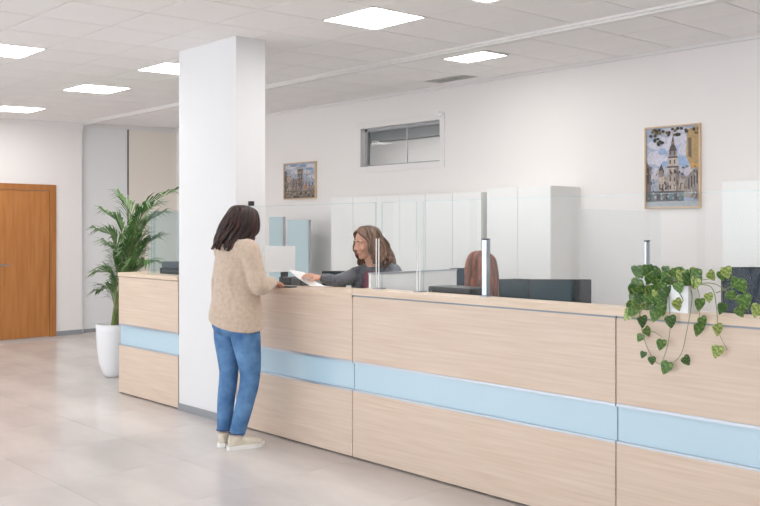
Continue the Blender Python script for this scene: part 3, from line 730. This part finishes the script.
for x, y, s, v, dx in ((628, 315, .06, 3, -.8), (632, 312, .055, 0, -.7), (643, 322, .058, 2, .2), (648, 332, .05, 0, .8), (640, 338, .04, 0, -.5), (643, 355, .034, 2, -.3), (652, 361, .04, 2, .1), (661, 345, .052, 1, -.2), (666, 368, .062, 1, -.4), (687, 361, .05, 2, .8),
                    (671, 322, .06, 2, .2), (678, 305, .058, 3, .5), (700, 305, .058, 0, 0), (699, 330, .062, 0, -.1), (703, 322, .05, 1, .4), (718, 330, .056, 3, .15), (717, 352, .058, 3, -.25), (722, 309, .052, 2, -.2),
                    (712, 276, .05, 3, .9), (727, 273, .056, 3, .3), (742, 287, .06, 1, .6), (745, 302, .07, 1, .35), (741, 312, .056, 0, .9), (757, 311, .06, 3, -.2), (732, 296, .05, 0, .9), (709, 298, .045, 3, .2), (735, 283, .05, 0, -.3), (722, 276, .05, 1, .5),
                    (655, 316, .06, 0, -.2), (662, 310, .06, 1, .3), (638, 300, .06, 2, -.4), (650, 300, .062, 0, .1), (636, 285, .062, 1, -.4), (656, 279, .075, 0, .2), (668, 292, .055, 2, .1)):
    leaf(q(x, y, HY - .006 if y > 296 else 3.775), s, Vector((dx * CA, dx * SA, -1)), v, TOCAM + Vector((rl.uniform(-.3, .3), rl.uniform(-.2, .2), rl.uniform(0, .5))))
P(vines, 'vine', 'pothos_stem', smooth=True)

# ================================================================== PEOPLE
UP = Vector((0, 0, 1))
def basis(f):
    f = Vector(f).normalized(); r = f.cross(UP).normalized(); u = r.cross(f)
    return r, f, u
def rotm(r, f, u): return Matrix((r, f, u)).transposed()
def head_shapes(mb, c, f, sc=1.0):
    r, f, u = basis(f); R = rotm(r, f, u)
    pt = lambda a, b, d: c + (r * a + f * b + u * d) * sc
    E = lambda p, rad, n=14, m=10: mb.ell(p, tuple(k * sc for k in rad), R, n, m)
    E(pt(0, -.012, .030), (.073, .092, .080), 20, 14)     # skull
    E(pt(0, .020, -.030), (.060, .066, .078), 18, 12)     # face
    E(pt(0, .042, -.086), (.036, .036, .026))             # jaw, chin
    E(pt(0, .062, -.098), (.018, .016, .014))
    mb.tube([pt(0, .080, .012), pt(0, .095, -.018), pt(0, .104, -.034)], [.008 * sc, .010 * sc, .013 * sc], 10)   # nose
    for s in (-1, 1):
        E(pt(.012 * s, .092, -.036), (.008, .009, .007))
        E(pt(.030 * s, .074, .022), (.022, .012, .007))   # brow ridge
        E(pt(.036 * s, .066, -.030), (.022, .020, .020))  # cheek
        E(pt(.075 * s, -.004, -.012), (.008, .018, .030)) # ear
    E(pt(0, .081, -.061), (.020, .011, .007)); E(pt(0, .078, -.071), (.018, .012, .007))   # lips
    return pt
def face_parts(P, body, c, f, sc=1.0):
    r, f, u = basis(f); R = rotm(r, f, u)
    pt = lambda a, b, d: c + (r * a + f * b + u * d) * sc
    for s in (-1, 1):
        m = MB(); m.ell(pt(.030 * s, .0775, .001), tuple(k * sc for k in (.0095, .005, .0042)), R); e = P(m, 'eye', 'eye_white', body, True)
        m = MB(); m.ell(pt(.030 * s, .0815, .001), tuple(k * sc for k in (.0046, .002, .0042)), R); P(m, 'iris', 'eye_iris', e, True)
        m = MB(); m.tube(spline([pt(.014 * s, .089, .020), pt(.030 * s, .088, .026), pt(.046 * s, .076, .021)], 5), taper([.003, .0035, .0015], 11), 6); P(m, 'eyebrow', 'brow', body, True)
    m = MB(); m.ell(pt(0, .0885, -.062), tuple(k * sc for k in (.019, .006, .0048)), R); m.ell(pt(0, .0865, -.071), tuple(k * sc for k in (.016, .006, .0052)), R); P(m, 'lips', 'lips', body, True)
def hand_shapes(mb, wrist, d, nrm, thumb_side, sc=1.0, curl=.5):
    """palm and five fingers; d = pointing direction, nrm = back of hand, thumb_side = +1/-1"""
    d = Vector(d).normalized(); nrm = Vector(nrm); nrm = (nrm - d * nrm.dot(d)).normalized(); s = d.cross(nrm).normalized() * thumb_side
    pm = lambda a, b, c_: wrist + (d * a + s * b + nrm * c_) * sc
    mb.tube([pm(-.02, 0, 0), pm(.02, .0, 0), pm(.055, .002, 0), pm(.085, .002, -.002)], [(.026 * sc, .019 * sc), (.030 * sc, .015 * sc), (.040 * sc, .0145 * sc), (.038 * sc, .011 * sc)], 14, side=s)
    for k, (off, ln) in enumerate(((.029, .070), (.010, .080), (-.009, .074), (-.027, .058))):
        p0 = pm(.075, off, 0); a = .25 * curl; p = [p0]
        dirv = (d + s * off * 1.6).normalized(); ang = a
        for seg in (.46, .30, .24):
            dv = dirv * math.cos(ang) - nrm * math.sin(ang); p.append(p[-1] + dv * ln * seg * sc); ang += curl * .75
        mb.tube(p, [.0092 * sc, .0086 * sc, .0078 * sc, .0062 * sc], 10); mb.ell(p[-1], .0062 * sc, None, 8, 6)
    t = [pm(.018, .022, -.004), pm(.045, .048, -.010), pm(.072, .060, -.018), pm(.092, .060, -.026)]
    mb.tube(t, [.014 * sc, .0115 * sc, .0098 * sc, .0075 * sc], 10); mb.ell(t[-1], .0075 * sc, None, 8, 6)
def hair_locks(mb, shades, c, f, sc, lo, length, nlock, seed, face=62, spread=1.0, shift=Vector((0, 0, 0)), wave=.012, rad=.013, part=0.0, vary=.13):
    r, f, u = basis(f); rn = random.Random(seed)
    for k in range(nlock):
        th = math.radians(face + (360 - 2 * face) * (k + rn.random() * .8) / nlock); dv = f * math.cos(th) + r * math.sin(th)
        er = 1 / math.sqrt((math.cos(th) / .103) ** 2 + (math.sin(th) / .085) ** 2)
        cr = c + (f * (-.02 + .05 * rn.random()) + r * (part + rn.uniform(-.012, .012)) + u * .113) * sc
        lay = rn.uniform(.97, 1.10); Ln = length * rn.uniform(1 - vary, 1.08) * (1 - .12 * abs(math.cos(th / 2)))
        ph = rn.uniform(0, 6.28); P_ = [cr, c + (dv * er * .72 * lay + u * .092) * sc, c + (dv * er * 1.03 * lay + u * .035) * sc]
        tang = f * -math.sin(th) + r * math.cos(th)
        for q_ in (.35, .62, .85, 1.0):
            drop = -.0 - Ln * q_; P_.append(c + (dv * er * (1.08 + .14 * spread * q_) * lay + u * (.02 + drop)) * sc + tang * wave * math.sin(ph + q_ * 5) * sc + dv * wave * .7 * math.cos(ph + q_ * 6) + shift * q_ * rn.uniform(.7, 1.2))
        mb.use(rn.choice(shades)); rk = rad * rn.uniform(.7, 1.25)
        cv = spline(P_, 4); mb.tube(cv, taper([rk * .7 * sc, rk * sc, rk * 1.05 * sc, rk * sc, rk * .8 * sc, rk * .35 * sc], len(cv)), 7)
def limb(mb, pts, rads, n=14, sub=5, side=None):
    cv = spline(pts, sub); mb.tube(cv, taper(rads, len(cv)), n, side=side)
def person_finish(name, loc, body_mb, voxel, label):
    b = remesh(body_mb, voxel, 3, .5)
    o = Vector(loc); b.v = [tuple(Vector(v) - o) for v in b.v]
    ob = link(name, b.mesh(name, 'skin')); ob.location = o
    tag(ob, label, 'person'); return ob

# ---- standing customer (local axes: right, forward, up) -----------------------------------
CB = Vector((-4.93, 3.42, 0)); cf = Vector((.06, 1, 0)).normalized(); crr = cf.cross(UP)
def C(a, b, z): return CB + crr * a + cf * b + UP * z
hf = (cf * .92 + crr * .18 + UP * -.22).normalized(); hc = C(.012, .045, 1.52)
body = MB(); body.use('skin')
head_shapes(body, hc, hf)
body.tube([C(0, .0, 1.30), C(.0, .012, 1.38), C(.008, .03, 1.46)], [.062, .054, .054], 14)
limb(body, [C(0, 0, .86), C(0, .0, .98), C(0, .0, 1.12), C(0, 0, 1.26), C(0, 0, 1.34)], [(.145, .115), (.125, .10), (.125, .10), (.14, .095), (.10, .07)], 18, side=crr)
limb(body, [C(-.075, -.01, .88), C(-.085, -.005, .70), C(-.092, .0, .50), C(-.088, -.025, .28), C(-.082, -.04, .075)], [.085, .075, .052, .047, .036])
limb(body, [C(.085, .0, .88), C(.085, .03, .70), C(.080, .055, .49), C(.068, .02, .28), C(.055, -.03, .075)], [.085, .075, .052, .047, .036])
foot_l = Vector((-.52, .854, 0)).normalized(); foot_r = Vector((.24, .965, 0)).normalized()
for an, fd in ((C(-.082, -.04, .06), foot_l), (C(.055, -.03, .06), foot_r)):
    body.tube([an - fd * .03 - UP * .015, an + fd * .05 - UP * .025, an + fd * .13 - UP * .035, an + fd * .17 - UP * .04], [.026, .026, .022, .012], 10)
SR, SL = C(.165, .0, 1.335), C(-.165, .0, 1.335)
ER, EL = C(.215, .05, 1.10), C(-.225, .09, 1.09)
WR, WL = C(.035, .275, 1.108), C(-.11, .31, 1.11)
limb(body, [SR, SR.lerp(ER, .5), ER, ER.lerp(WR, .5), WR], [.048, .042, .036, .033, .025]); limb(body, [SL, SL.lerp(EL, .5), EL, EL.lerp(WL, .5), WL], [.048, .042, .036, .033, .025])
limb(body, [C(-.16, 0, 1.335), C(0, 0, 1.35), C(.16, 0, 1.335)], [.05, .055, .05])
hand_shapes(body, WR, C(-.06, .42, 1.085) - WR, UP, -1, .95, .55)
hand_shapes(body, WL, C(-.03, .46, 1.09) - WL, UP, 1, .95, .5)
cust = person_finish('person', CB, body, .0048, 'person with dark hair, beige sweater and blue jeans standing at the counter, seen from behind')
P = Part(cust)
face_parts(P, cust, hc, hf)
m = MB(); m.use('sweater')
limb(m, [C(0, .0, .835), C(0, .0, .885), C(0, .0, .95), C(0, .0, 1.08), C(0, -.005, 1.22), C(0, -.005, 1.31), C(0, .005, 1.375)], [(.206, .178), (.208, .176), (.200, .164), (.178, .143), (.182, .135), (.165, .115), (.075, .07)], 28, side=crr)
limb(m, [C(-.13, -.005, 1.345), SL + UP * .0, SL.lerp(EL, .5), EL, EL.lerp(WL, .5), WL - (WL - EL) * .06], [.070, .071, .062, .056, .050, .040])
limb(m, [C(.13, -.005, 1.345), SR + UP * .0, SR.lerp(ER, .5), ER, ER.lerp(WR, .5), WR - (WR - ER) * .06], [.070, .073, .064, .060, .054, .041])
limb(m, [C(-.17, -.005, 1.325), C(0, -.01, 1.355), C(.17, -.005, 1.325)], [.070, .078, .070])
for p0, p1, p2, rr in ((C(.15, -.06, 1.27), C(.10, -.115, 1.16), C(.13, -.105, 1.04), .022), (C(-.14, -.08, 1.24), C(-.09, -.12, 1.12), C(-.10, -.125, .98), .020), (C(.03, -.12, 1.10), C(.06, -.14, .98), C(.05, -.15, .88), .018), (C(.16, -.07, 1.02), C(.10, -.125, .98), C(.02, -.148, .96), .016)):   # soft drapes over the back
    m.tube(spline([p0, p1, p2], 4), taper([.008, rr, .008], 9), 8)
nv = []
for v in m.v:                       # hem hangs lower over the right hip
    v = Vector(v); a_ = (v - CB).dot(crr); k_ = max(0, min(1, (.99 - v.z) / .15)); v.z -= .24 * a_ * k_; nv.append(tuple(v))
m.v = nv
sw = remesh(m, .0075, 7, .6); sw = P(sw, 'sweater', 'sweater', smooth=True)
m = MB(); m.use('jeans')
limb(m, [C(0, 0, .99), C(0, -.005, .90), C(0, -.005, .82), C(0, .0, .77)], [(.175, .14), (.188, .152), (.18, .15), (.14, .11)], 26, side=crr)
limb(m, [C(-.085, -.01, .86), C(-.092, -.01, .72), C(-.094, -.0, .50), C(-.090, -.025, .30), C(-.084, -.04, .10)], [.105, .094, .066, .060, .052], 18)
limb(m, [C(.090, -.0, .86), C(.092, .025, .72), C(.085, .058, .49), C(.070, .025, .30), C(.057, -.028, .10)], [.108, .098, .069, .062, .053], 18)
jm = remesh(m, .007, 4, .5); je = P(jm, 'jeans', 'jeans', smooth=True)
for s, a in ((-1, -.084), (1, .057)):
    b = -.04 if s < 0 else -.028
    m = MB(); ring = [C(a + .0535 * math.cos(t), b + .0535 * math.sin(t), .108) for t in [2 * math.pi * k / 24 for k in range(25)]]; m.tube(ring, .0035, 6, cap=False); P(m, 'hem', 'jeans_seam', je, True)
for an, fd in ((C(-.082, -.04, 0), foot_l), (C(.055, -.03, 0), foot_r)):
    sd = fd.cross(UP)
    m = MB(); m.use('shoe_cream')
    m.tube([an - fd * .055 + UP * .045, an - fd * .03 + UP * .048, an + fd * .04 + UP * .046, an + fd * .11 + UP * .038, an + fd * .165 + UP * .032, an + fd * .185 + UP * .028], [(.024, .028), (.036, .040), (.039, .040), (.043, .030), (.036, .022), (.018, .014)], 18, side=sd)
    m.tube([an + UP * .06 - fd * .004, an + UP * .098 - fd * .008], [(.040, .046), (.043, .048)], 18, side=sd)
    so = remesh(m, .005, 4, .5); sh = P(so, 'shoe', 'shoe_cream', cust, True)
    m = MB(); n = 28; top = []; 
    pf = [(.0, -.068)]
    outl = [(-.030, -.060), (-.040, -.02), (-.036, .05), (-.047, .11), (-.040, .165), (-.018, .197), (.018, .197), (.042, .165), (.048, .11), (.040, .05), (.040, -.02), (.030, -.060), (0, -.070)]
    k = len(outl); vs = [an + sd * x + fd * y + UP * z for z in (.0, .028) for x, y in outl]
    m.add(vs, [tuple(range(k))[::-1], tuple(range(k, 2 * k))] + [(i, (i + 1) % k, k + (i + 1) % k, k + i) for i in range(k)]); P(m, 'sole', 'shoe_sole', sh)
    m = MB()
    for t in (.035, .055, .075, .095):
        zt_ = .090 - (t - .035) * .42
        m.tube(spline([an + fd * t - sd * .022 + UP * (zt_ - .012), an + fd * t + UP * zt_, an + fd * t + sd * .022 + UP * (zt_ - .012)], 4), .0028, 6)
    P(m, 'laces', 'shoe_sole', sh, True)
m = MB(); m.use('hair_dark'); r_, f_, u_ = basis(hf); Rh = rotm(r_, f_, u_)
m.ell(hc + f_ * -.012 + u_ * .032, (.085, .100, .090), Rh, 24, 16)
m.tube(spline([hc - f_ * .03 + u_ * .02, hc - f_ * .055 - u_ * .09, hc - f_ * .085 - crr * .02 - UP * .175], 5), taper([(.085, .075), (.10, .065), (.085, .045)], 11), 18, side=crr)
hb = remesh(m, .006, 4, .5)
hb.mats = ['hair_dark']; hair_locks(hb, ['hair_dark', 'hair_dark_light', 'hair_dark_deep'], hc, hf, 1.0, 0, .225, 150, 4, face=40, spread=.75, shift=(-crr * .022 - cf * .022), wave=.014, rad=.0115, vary=.3)
P(hb, 'hair', None, smooth=True)

# ---- seated clerk in grey -----------------------------------------------------------------
def world_dir(X, D): return Vector((X * CA - D * SA, X * SA + D * CA, 0)).normalized()
KD = 6.45
kh = J(366.5, 242.5, KD); kf = (world_dir(-.84, -.54) + UP * -.18).normalized()
kt = world_dir(-.38, -.92); kr = kt.cross(UP)           # torso facing and its right hand side
kn = J(373, 262, KD + .03)
def K(a, b, z): return Vector((kn.x, kn.y, 0)) + kr * a + kt * b + UP * z
zs = kn.z - .075
body = MB(); body.use('skin'); head_shapes(body, kh, kf, 1.03)
body.tube([K(0, -.0, zs), K(0, .0, zs + .06), kh - UP * .06 - kf * .02], [.062, .052, .052], 14)
limb(body, [K(0, 0, zs - .55), K(0, 0, zs - .4), K(0, 0, zs - .2), K(0, 0, zs - .05)], [(.15, .12), (.125, .10), (.13, .10), (.12, .08)], 18, side=kr)
SRk, SLk = K(.150, .01, zs - .035), K(-.165, 0, zs - .005)
WRk = J(320, 277.5, 6.33); ERk = J(336, 287, 6.30); ERk.z = 1.104
ELk = K(-.22, .10, zs - .25); WLk = K(-.10, .26, zs - .19)
limb(body, [SRk, SRk.lerp(ERk, .5), ERk, ERk.lerp(WRk, .5), WRk], [.048, .042, .036, .033, .024]); limb(body, [SLk, SLk.lerp(ELk, .5), ELk, ELk.lerp(WLk, .5), WLk], [.048, .042, .036, .033, .024])
limb(body, [SLk, K(0, 0, zs + .005), SRk], [.05, .055, .05])
hd = J(303, 273.5, 6.30) - WRk
hand_shapes(body, WRk, hd, UP + TOCAM * .3, -1, .92, .6); hand_shapes(body, WLk, kt + kr * .5, UP, 1, .92, .5)
for s in (-1, 1):
    limb(body, [K(.08 * s, 0, zs - .54), K(.10 * s, .22, zs - .56), K(.10 * s, .40, zs - .58), K(.10 * s, .38, zs - .8), K(.10 * s, .34, max(.08, zs - 1.0))], [.085, .075, .055, .048, .036])
    body.tube([K(.10 * s, .32, max(.06, zs - 1.03)), K(.10 * s, .42, max(.04, zs - 1.05)), K(.10 * s, .50, max(.03, zs - 1.06))], [.03, .028, .016], 10)
clerk = person_finish('person', Vector((kn.x, kn.y, zs - .62)), body, .0046, 'person with wavy brown hair and grey cardigan seated behind the counter handing over paper')
P = Part(clerk); face_parts(P, clerk, kh, kf, 1.03)
m = MB(); m.use('cardigan')
limb(m, [K(0, 0, zs - .58), K(0, 0, zs - .42), K(0, 0, zs - .22), K(0, -.005, zs - .08), K(0, -.01, zs - .005), K(0, -.015, zs + .035)], [(.175, .15), (.165, .135), (.175, .13), (.168, .11), (.13, .09), (.075, .065)], 26, side=kr)
limb(m, [K(.12, 0, zs - .01), SRk, SRk.lerp(ERk, .5), ERk, ERk.lerp(WRk, .5), WRk - (WRk - ERk) * .08], [.062, .064, .052, .044, .042, .034])
limb(m, [K(-.12, 0, zs - .0), SLk, SLk.lerp(ELk, .5), ELk, ELk.lerp(WLk, .5), WLk], [.066, .068, .060, .054, .046, .038])
limb(m, [K(-.165, -.005, zs - .015), K(0, -.015, zs + .0), K(.145, .0, zs - .03)], [.066, .072, .066])
P(remesh(m, .0075, 5, .5), 'cardigan', 'cardigan', smooth=True)
m = MB(); m.use('blouse'); limb(m, [K(.0, .045, zs + .0), K(.0, .072, zs - .06), K(.0, .088, zs - .16), K(0, .082, zs - .3)], [(.045, .04), (.055, .05), (.055, .052), (.05, .06)], 16, side=kr)
P(remesh(m, .007, 4, .5), 'blouse', 'blouse', smooth=True)
m = MB(); m.use('dark_cloth')
for s in (-1, 1): limb(m, [K(.08 * s, -.02, zs - .54), K(.10 * s, .22, zs - .56), K(.10 * s, .41, zs - .585), K(.10 * s, .385, zs - .8), K(.10 * s, .345, max(.1, zs - .97))], [.11, .095, .072, .064, .055])
m.tube([K(0, -.02, zs - .60), K(0, -.01, zs - .50)], [(.17, .14), (.165, .14)], 20, side=kr)
P(remesh(m, .008, 4, .5), 'trousers', 'dark_cloth', smooth=True)
for s in (-1, 1):
    m = MB(); m.tube([K(.10 * s, .29, max(.05, zs - 1.03)), K(.10 * s, .36, max(.055, zs - 1.02)), K(.10 * s, .45, max(.04, zs - 1.05)), K(.10 * s, .53, max(.03, zs - 1.06))], [.035, .042, .038, .02], 14); P(m, 'shoe', 'black_plastic', smooth=True)
m = MB(); m.use('hair_brown'); r_, f_, u_ = basis(kf); Rh = rotm(r_, f_, u_)
m.ell(kh - f_ * .028 + u_ * .036, (.085, .091, .088), Rh, 24, 16)
for sg in (-1, 1):                  # hair swept from the parting over the temples
    for k_ in range(4):
        st = kh + f_ * (.062 - .012 * k_) + u_ * (.098 + .006 * k_) + r_ * .006 * sg
        m.tube(spline([st, kh + f_ * (.062 - .014 * k_) + r_ * (.045 + .006 * k_) * sg + u_ * .075, kh + f_ * (.035 - .012 * k_) + r_ * .078 * sg + u_ * .03, kh + f_ * (.015 - .01 * k_) + r_ * .088 * sg - u_ * .04], 5), taper([.011, .014, .014, .012], 16), 8)
m.tube(spline([kh - f_ * .04, kh - f_ * .055 - u_ * .08, kh - f_ * .05 - UP * .17], 5), taper([(.080, .060), (.085, .05), (.07, .035)], 11), 16, side=r_)
hb = remesh(m, .006, 4, .5)
hb.mats = ['hair_brown']; hair_locks(hb, ['hair_brown', 'hair_brown_light', 'hair_brown_deep'], kh, kf, 1.03, 0, .225, 130, 9, face=76, spread=1.5, wave=.034, rad=.0115, vary=.25, shift=world_dir(.5, -.1) * .035)
P(hb, 'hair', None, smooth=True)

# ---- clerk hidden behind the post ----------------------------------------------------------
QD = 6.0
qh = J(481, 268, QD); qf = (world_dir(.55, .75) + UP * -.35).normalized(); qt = world_dir(.45, .85); qr = qt.cross(UP)
qn = J(484, 288, QD - .03)
def Q(a, b, z): return Vector((qn.x, qn.y, 0)) + qr * a + qt * b + UP * z
zq = qn.z - .10
body = MB(); body.use('skin'); head_shapes(body, qh, qf, .95)
body.tube([Q(0, 0, zq), Q(0, .01, zq + .07), qh - UP * .05], [.06, .05, .05], 14)
limb(body, [Q(0, -.02, zq - .50), Q(0, -.02, zq - .35), Q(0, 0, zq - .18), Q(0, 0, zq - .04)], [(.14, .115), (.12, .095), (.125, .095), (.115, .08)], 18, side=qr)
for s in (-1, 1):
    S_ = Q(.155 * s, 0, zq - .02); E_ = Q(.20 * s, .08, zq - .26); W_ = Q(.10 * s, .28, zq - .24)
    limb(body, [S_, S_.lerp(E_, .5), E_, E_.lerp(W_, .5), W_], [.045, .04, .034, .031, .023]); hand_shapes(body, W_, qt - qr * .3 * s, UP, -s, .9, .5)
    limb(body, [Q(.08 * s, 0, zq - .49), Q(.10 * s, .20, zq - .50), Q(.10 * s, .40, zq - .50), Q(.10 * s, .38, zq - .72), Q(.10 * s, .36, max(.08, zq - .92))], [.08, .07, .052, .046, .034])
    body.tube([Q(.10 * s, .34, .05), Q(.10 * s, .44, .04), Q(.10 * s, .52, .03)], [.03, .028, .016], 10)
limb(body, [Q(-.15, 0, zq - .02), Q(0, 0, zq), Q(.15, 0, zq - .02)], [.048, .052, .048])
cl2 = person_finish('person', Vector((qn.x, qn.y, zq - .55)), body, .005, 'person with straight auburn hair sitting behind the steel glass post, face turned away')
P = Part(cl2)
m = MB(); m.use('dark_top')
limb(m, [Q(0, -.02, zq - .54), Q(0, -.02, zq - .36), Q(0, 0, zq - .18), Q(0, 0, zq - .06), Q(0, 0, zq + .02)], [(.165, .14), (.155, .13), (.16, .125), (.155, .11), (.09, .08)], 24, side=qr)
for s in (-1, 1):
    S_ = Q(.155 * s, 0, zq - .02); E_ = Q(.20 * s, .08, zq - .26); W_ = Q(.10 * s, .28, zq - .24); limb(m, [Q(.10 * s, 0, zq - .02), S_, S_.lerp(E_, .5), E_, E_.lerp(W_, .9)], [.062, .064, .055, .05, .037])
P(remesh(m, .008, 5, .5), 'top', 'dark_top', smooth=True)
m = MB(); m.use('dark_cloth')
for s in (-1, 1): limb(m, [Q(.08 * s, -.02, zq - .49), Q(.10 * s, .20, zq - .50), Q(.10 * s, .41, zq - .505), Q(.10 * s, .385, zq - .72), Q(.10 * s, .36, max(.1, zq - .9))], [.105, .092, .07, .062, .054])
P(remesh(m, .008, 4, .5), 'trousers', 'dark_cloth', smooth=True)
for s in (-1, 1):
    m = MB(); m.tube([Q(.10 * s, .31, .05), Q(.10 * s, .38, .055), Q(.10 * s, .47, .04), Q(.10 * s, .55, .03)], [.035, .042, .036, .02], 14); P(m, 'shoe', 'black_plastic', smooth=True)
m = MB(); m.use('hair_auburn'); r_, f_, u_ = basis(qf); Rh = rotm(r_, f_, u_)
m.ell(qh - f_ * .012 + u_ * .03, (.083, .098, .086), Rh, 24, 16)
m.tube(spline([qh - f_ * .03, qh - f_ * .05 - UP * .10, qh - f_ * .03 + world_dir(1, 0) * .05 - UP * .24], 5), taper([(.08, .07), (.09, .06), (.085, .045)], 11), 16, side=qr)
hb = remesh(m, .006, 4, .5)
hb.mats = ['hair_auburn']; hair_locks(hb, ['hair_auburn', 'hair_auburn_light', 'hair_auburn_deep'], qh, qf, .96, 0, .26, 130, 21, face=50, spread=.9, wave=.006, rad=.0125, shift=world_dir(1, -.1) * .05)
P(hb, 'hair', None, smooth=True)

# sheet of paper in the clerk's hand
pts = [J(288.5, 269.5, 6.40), J(303.5, 272, 6.36), J(326, 286.4, 6.22), J(311, 286, 6.26)]
m = MB(); n = 8; vs = []; fs = []
for i in range(n + 1):
    u = i / n; a = pts[0].lerp(pts[3], u); b = pts[1].lerp(pts[2], u); sag = -.012 * math.sin(math.pi * u)
    for j in range(3): vs.append(a.lerp(b, j / 2) + UP * sag)
for i in range(n):
    for j in range(2): fs.append((i * 3 + j, i * 3 + j + 1, i * 3 + j + 4, i * 3 + j + 3))
k = len(vs); vs2 = vs + [v - UP * .0008 for v in vs]
m.add(vs2, fs + [tuple(k + i for i in reversed(f)) for f in fs])
pp = m.build('paper_sheet', 'paper', origin=tuple(pts[0]), smooth=True); tag(pp, 'white sheet of paper held out over the counter by the seated clerk', 'paper')
# envelope under the customer's hands
a = C(-.03, .44, 1.061)
pw = box((-.06, -.04, 0), (.06, .04, .010), .003).build('wallet', 'dark_grey_plastic'); pw.location = (a.x, a.y, 1.0611); pw.rotation_euler = (0, 0, .3); tag(pw, 'small dark wallet on the counter under the customer\'s fingers', 'wallet')

# chairs of the two clerks
def office_chair(c, f, seat, label):
    r = empty('office_chair', (c.x, c.y, 0), label, 'chair', 'clerks\' swivel chairs'); f = f.normalized(); s = f.cross(UP); P = Part(r)
    o = Vector((c.x, c.y, 0)); R3 = rotm(s, f, UP)
    def ob(mb, nm, mt, sm=False): mb.v = [tuple(R3 @ Vector(v) + o) for v in mb.v]; return P(mb, nm, mt, smooth=sm)
    ob(box((-.23, -.22, seat - .06), (.23, .24, seat), .02), 'seat', 'chair_fabric'); ob(box((-.20, -.27, seat + .12), (.20, -.22, seat + .42), .02), 'backrest', 'chair_fabric'); ob(box((-.03, -.25, seat - .05), (.03, -.225, seat + .2)), 'back_bar', 'black_plastic')
    m = MB(); m.tube([(0, 0, .09), (0, 0, seat - .05)], .028, 14); ob(m, 'column', 'steel')
    for k in range(5):
        t = 2 * math.pi * k / 5 + .3; m = MB(); m.tube([(0, 0, .10), (.27 * math.cos(t), .27 * math.sin(t), .07)], [.024, .016], 10); ob(m, 'leg', 'black_plastic')
        m = MB(); m.tube([(.27 * math.cos(t) - .012, .27 * math.sin(t), .03), (.27 * math.cos(t) + .012, .27 * math.sin(t), .03)], .03, 14); ob(m, 'caster', 'black_plastic')
office_chair(K(0, 0, 0), kt, zs - .66, 'dark swivel chair under the clerk in the grey cardigan')
office_chair(Q(0, 0, 0), qt, zq - .60, 'dark swivel chair under the auburn haired clerk')
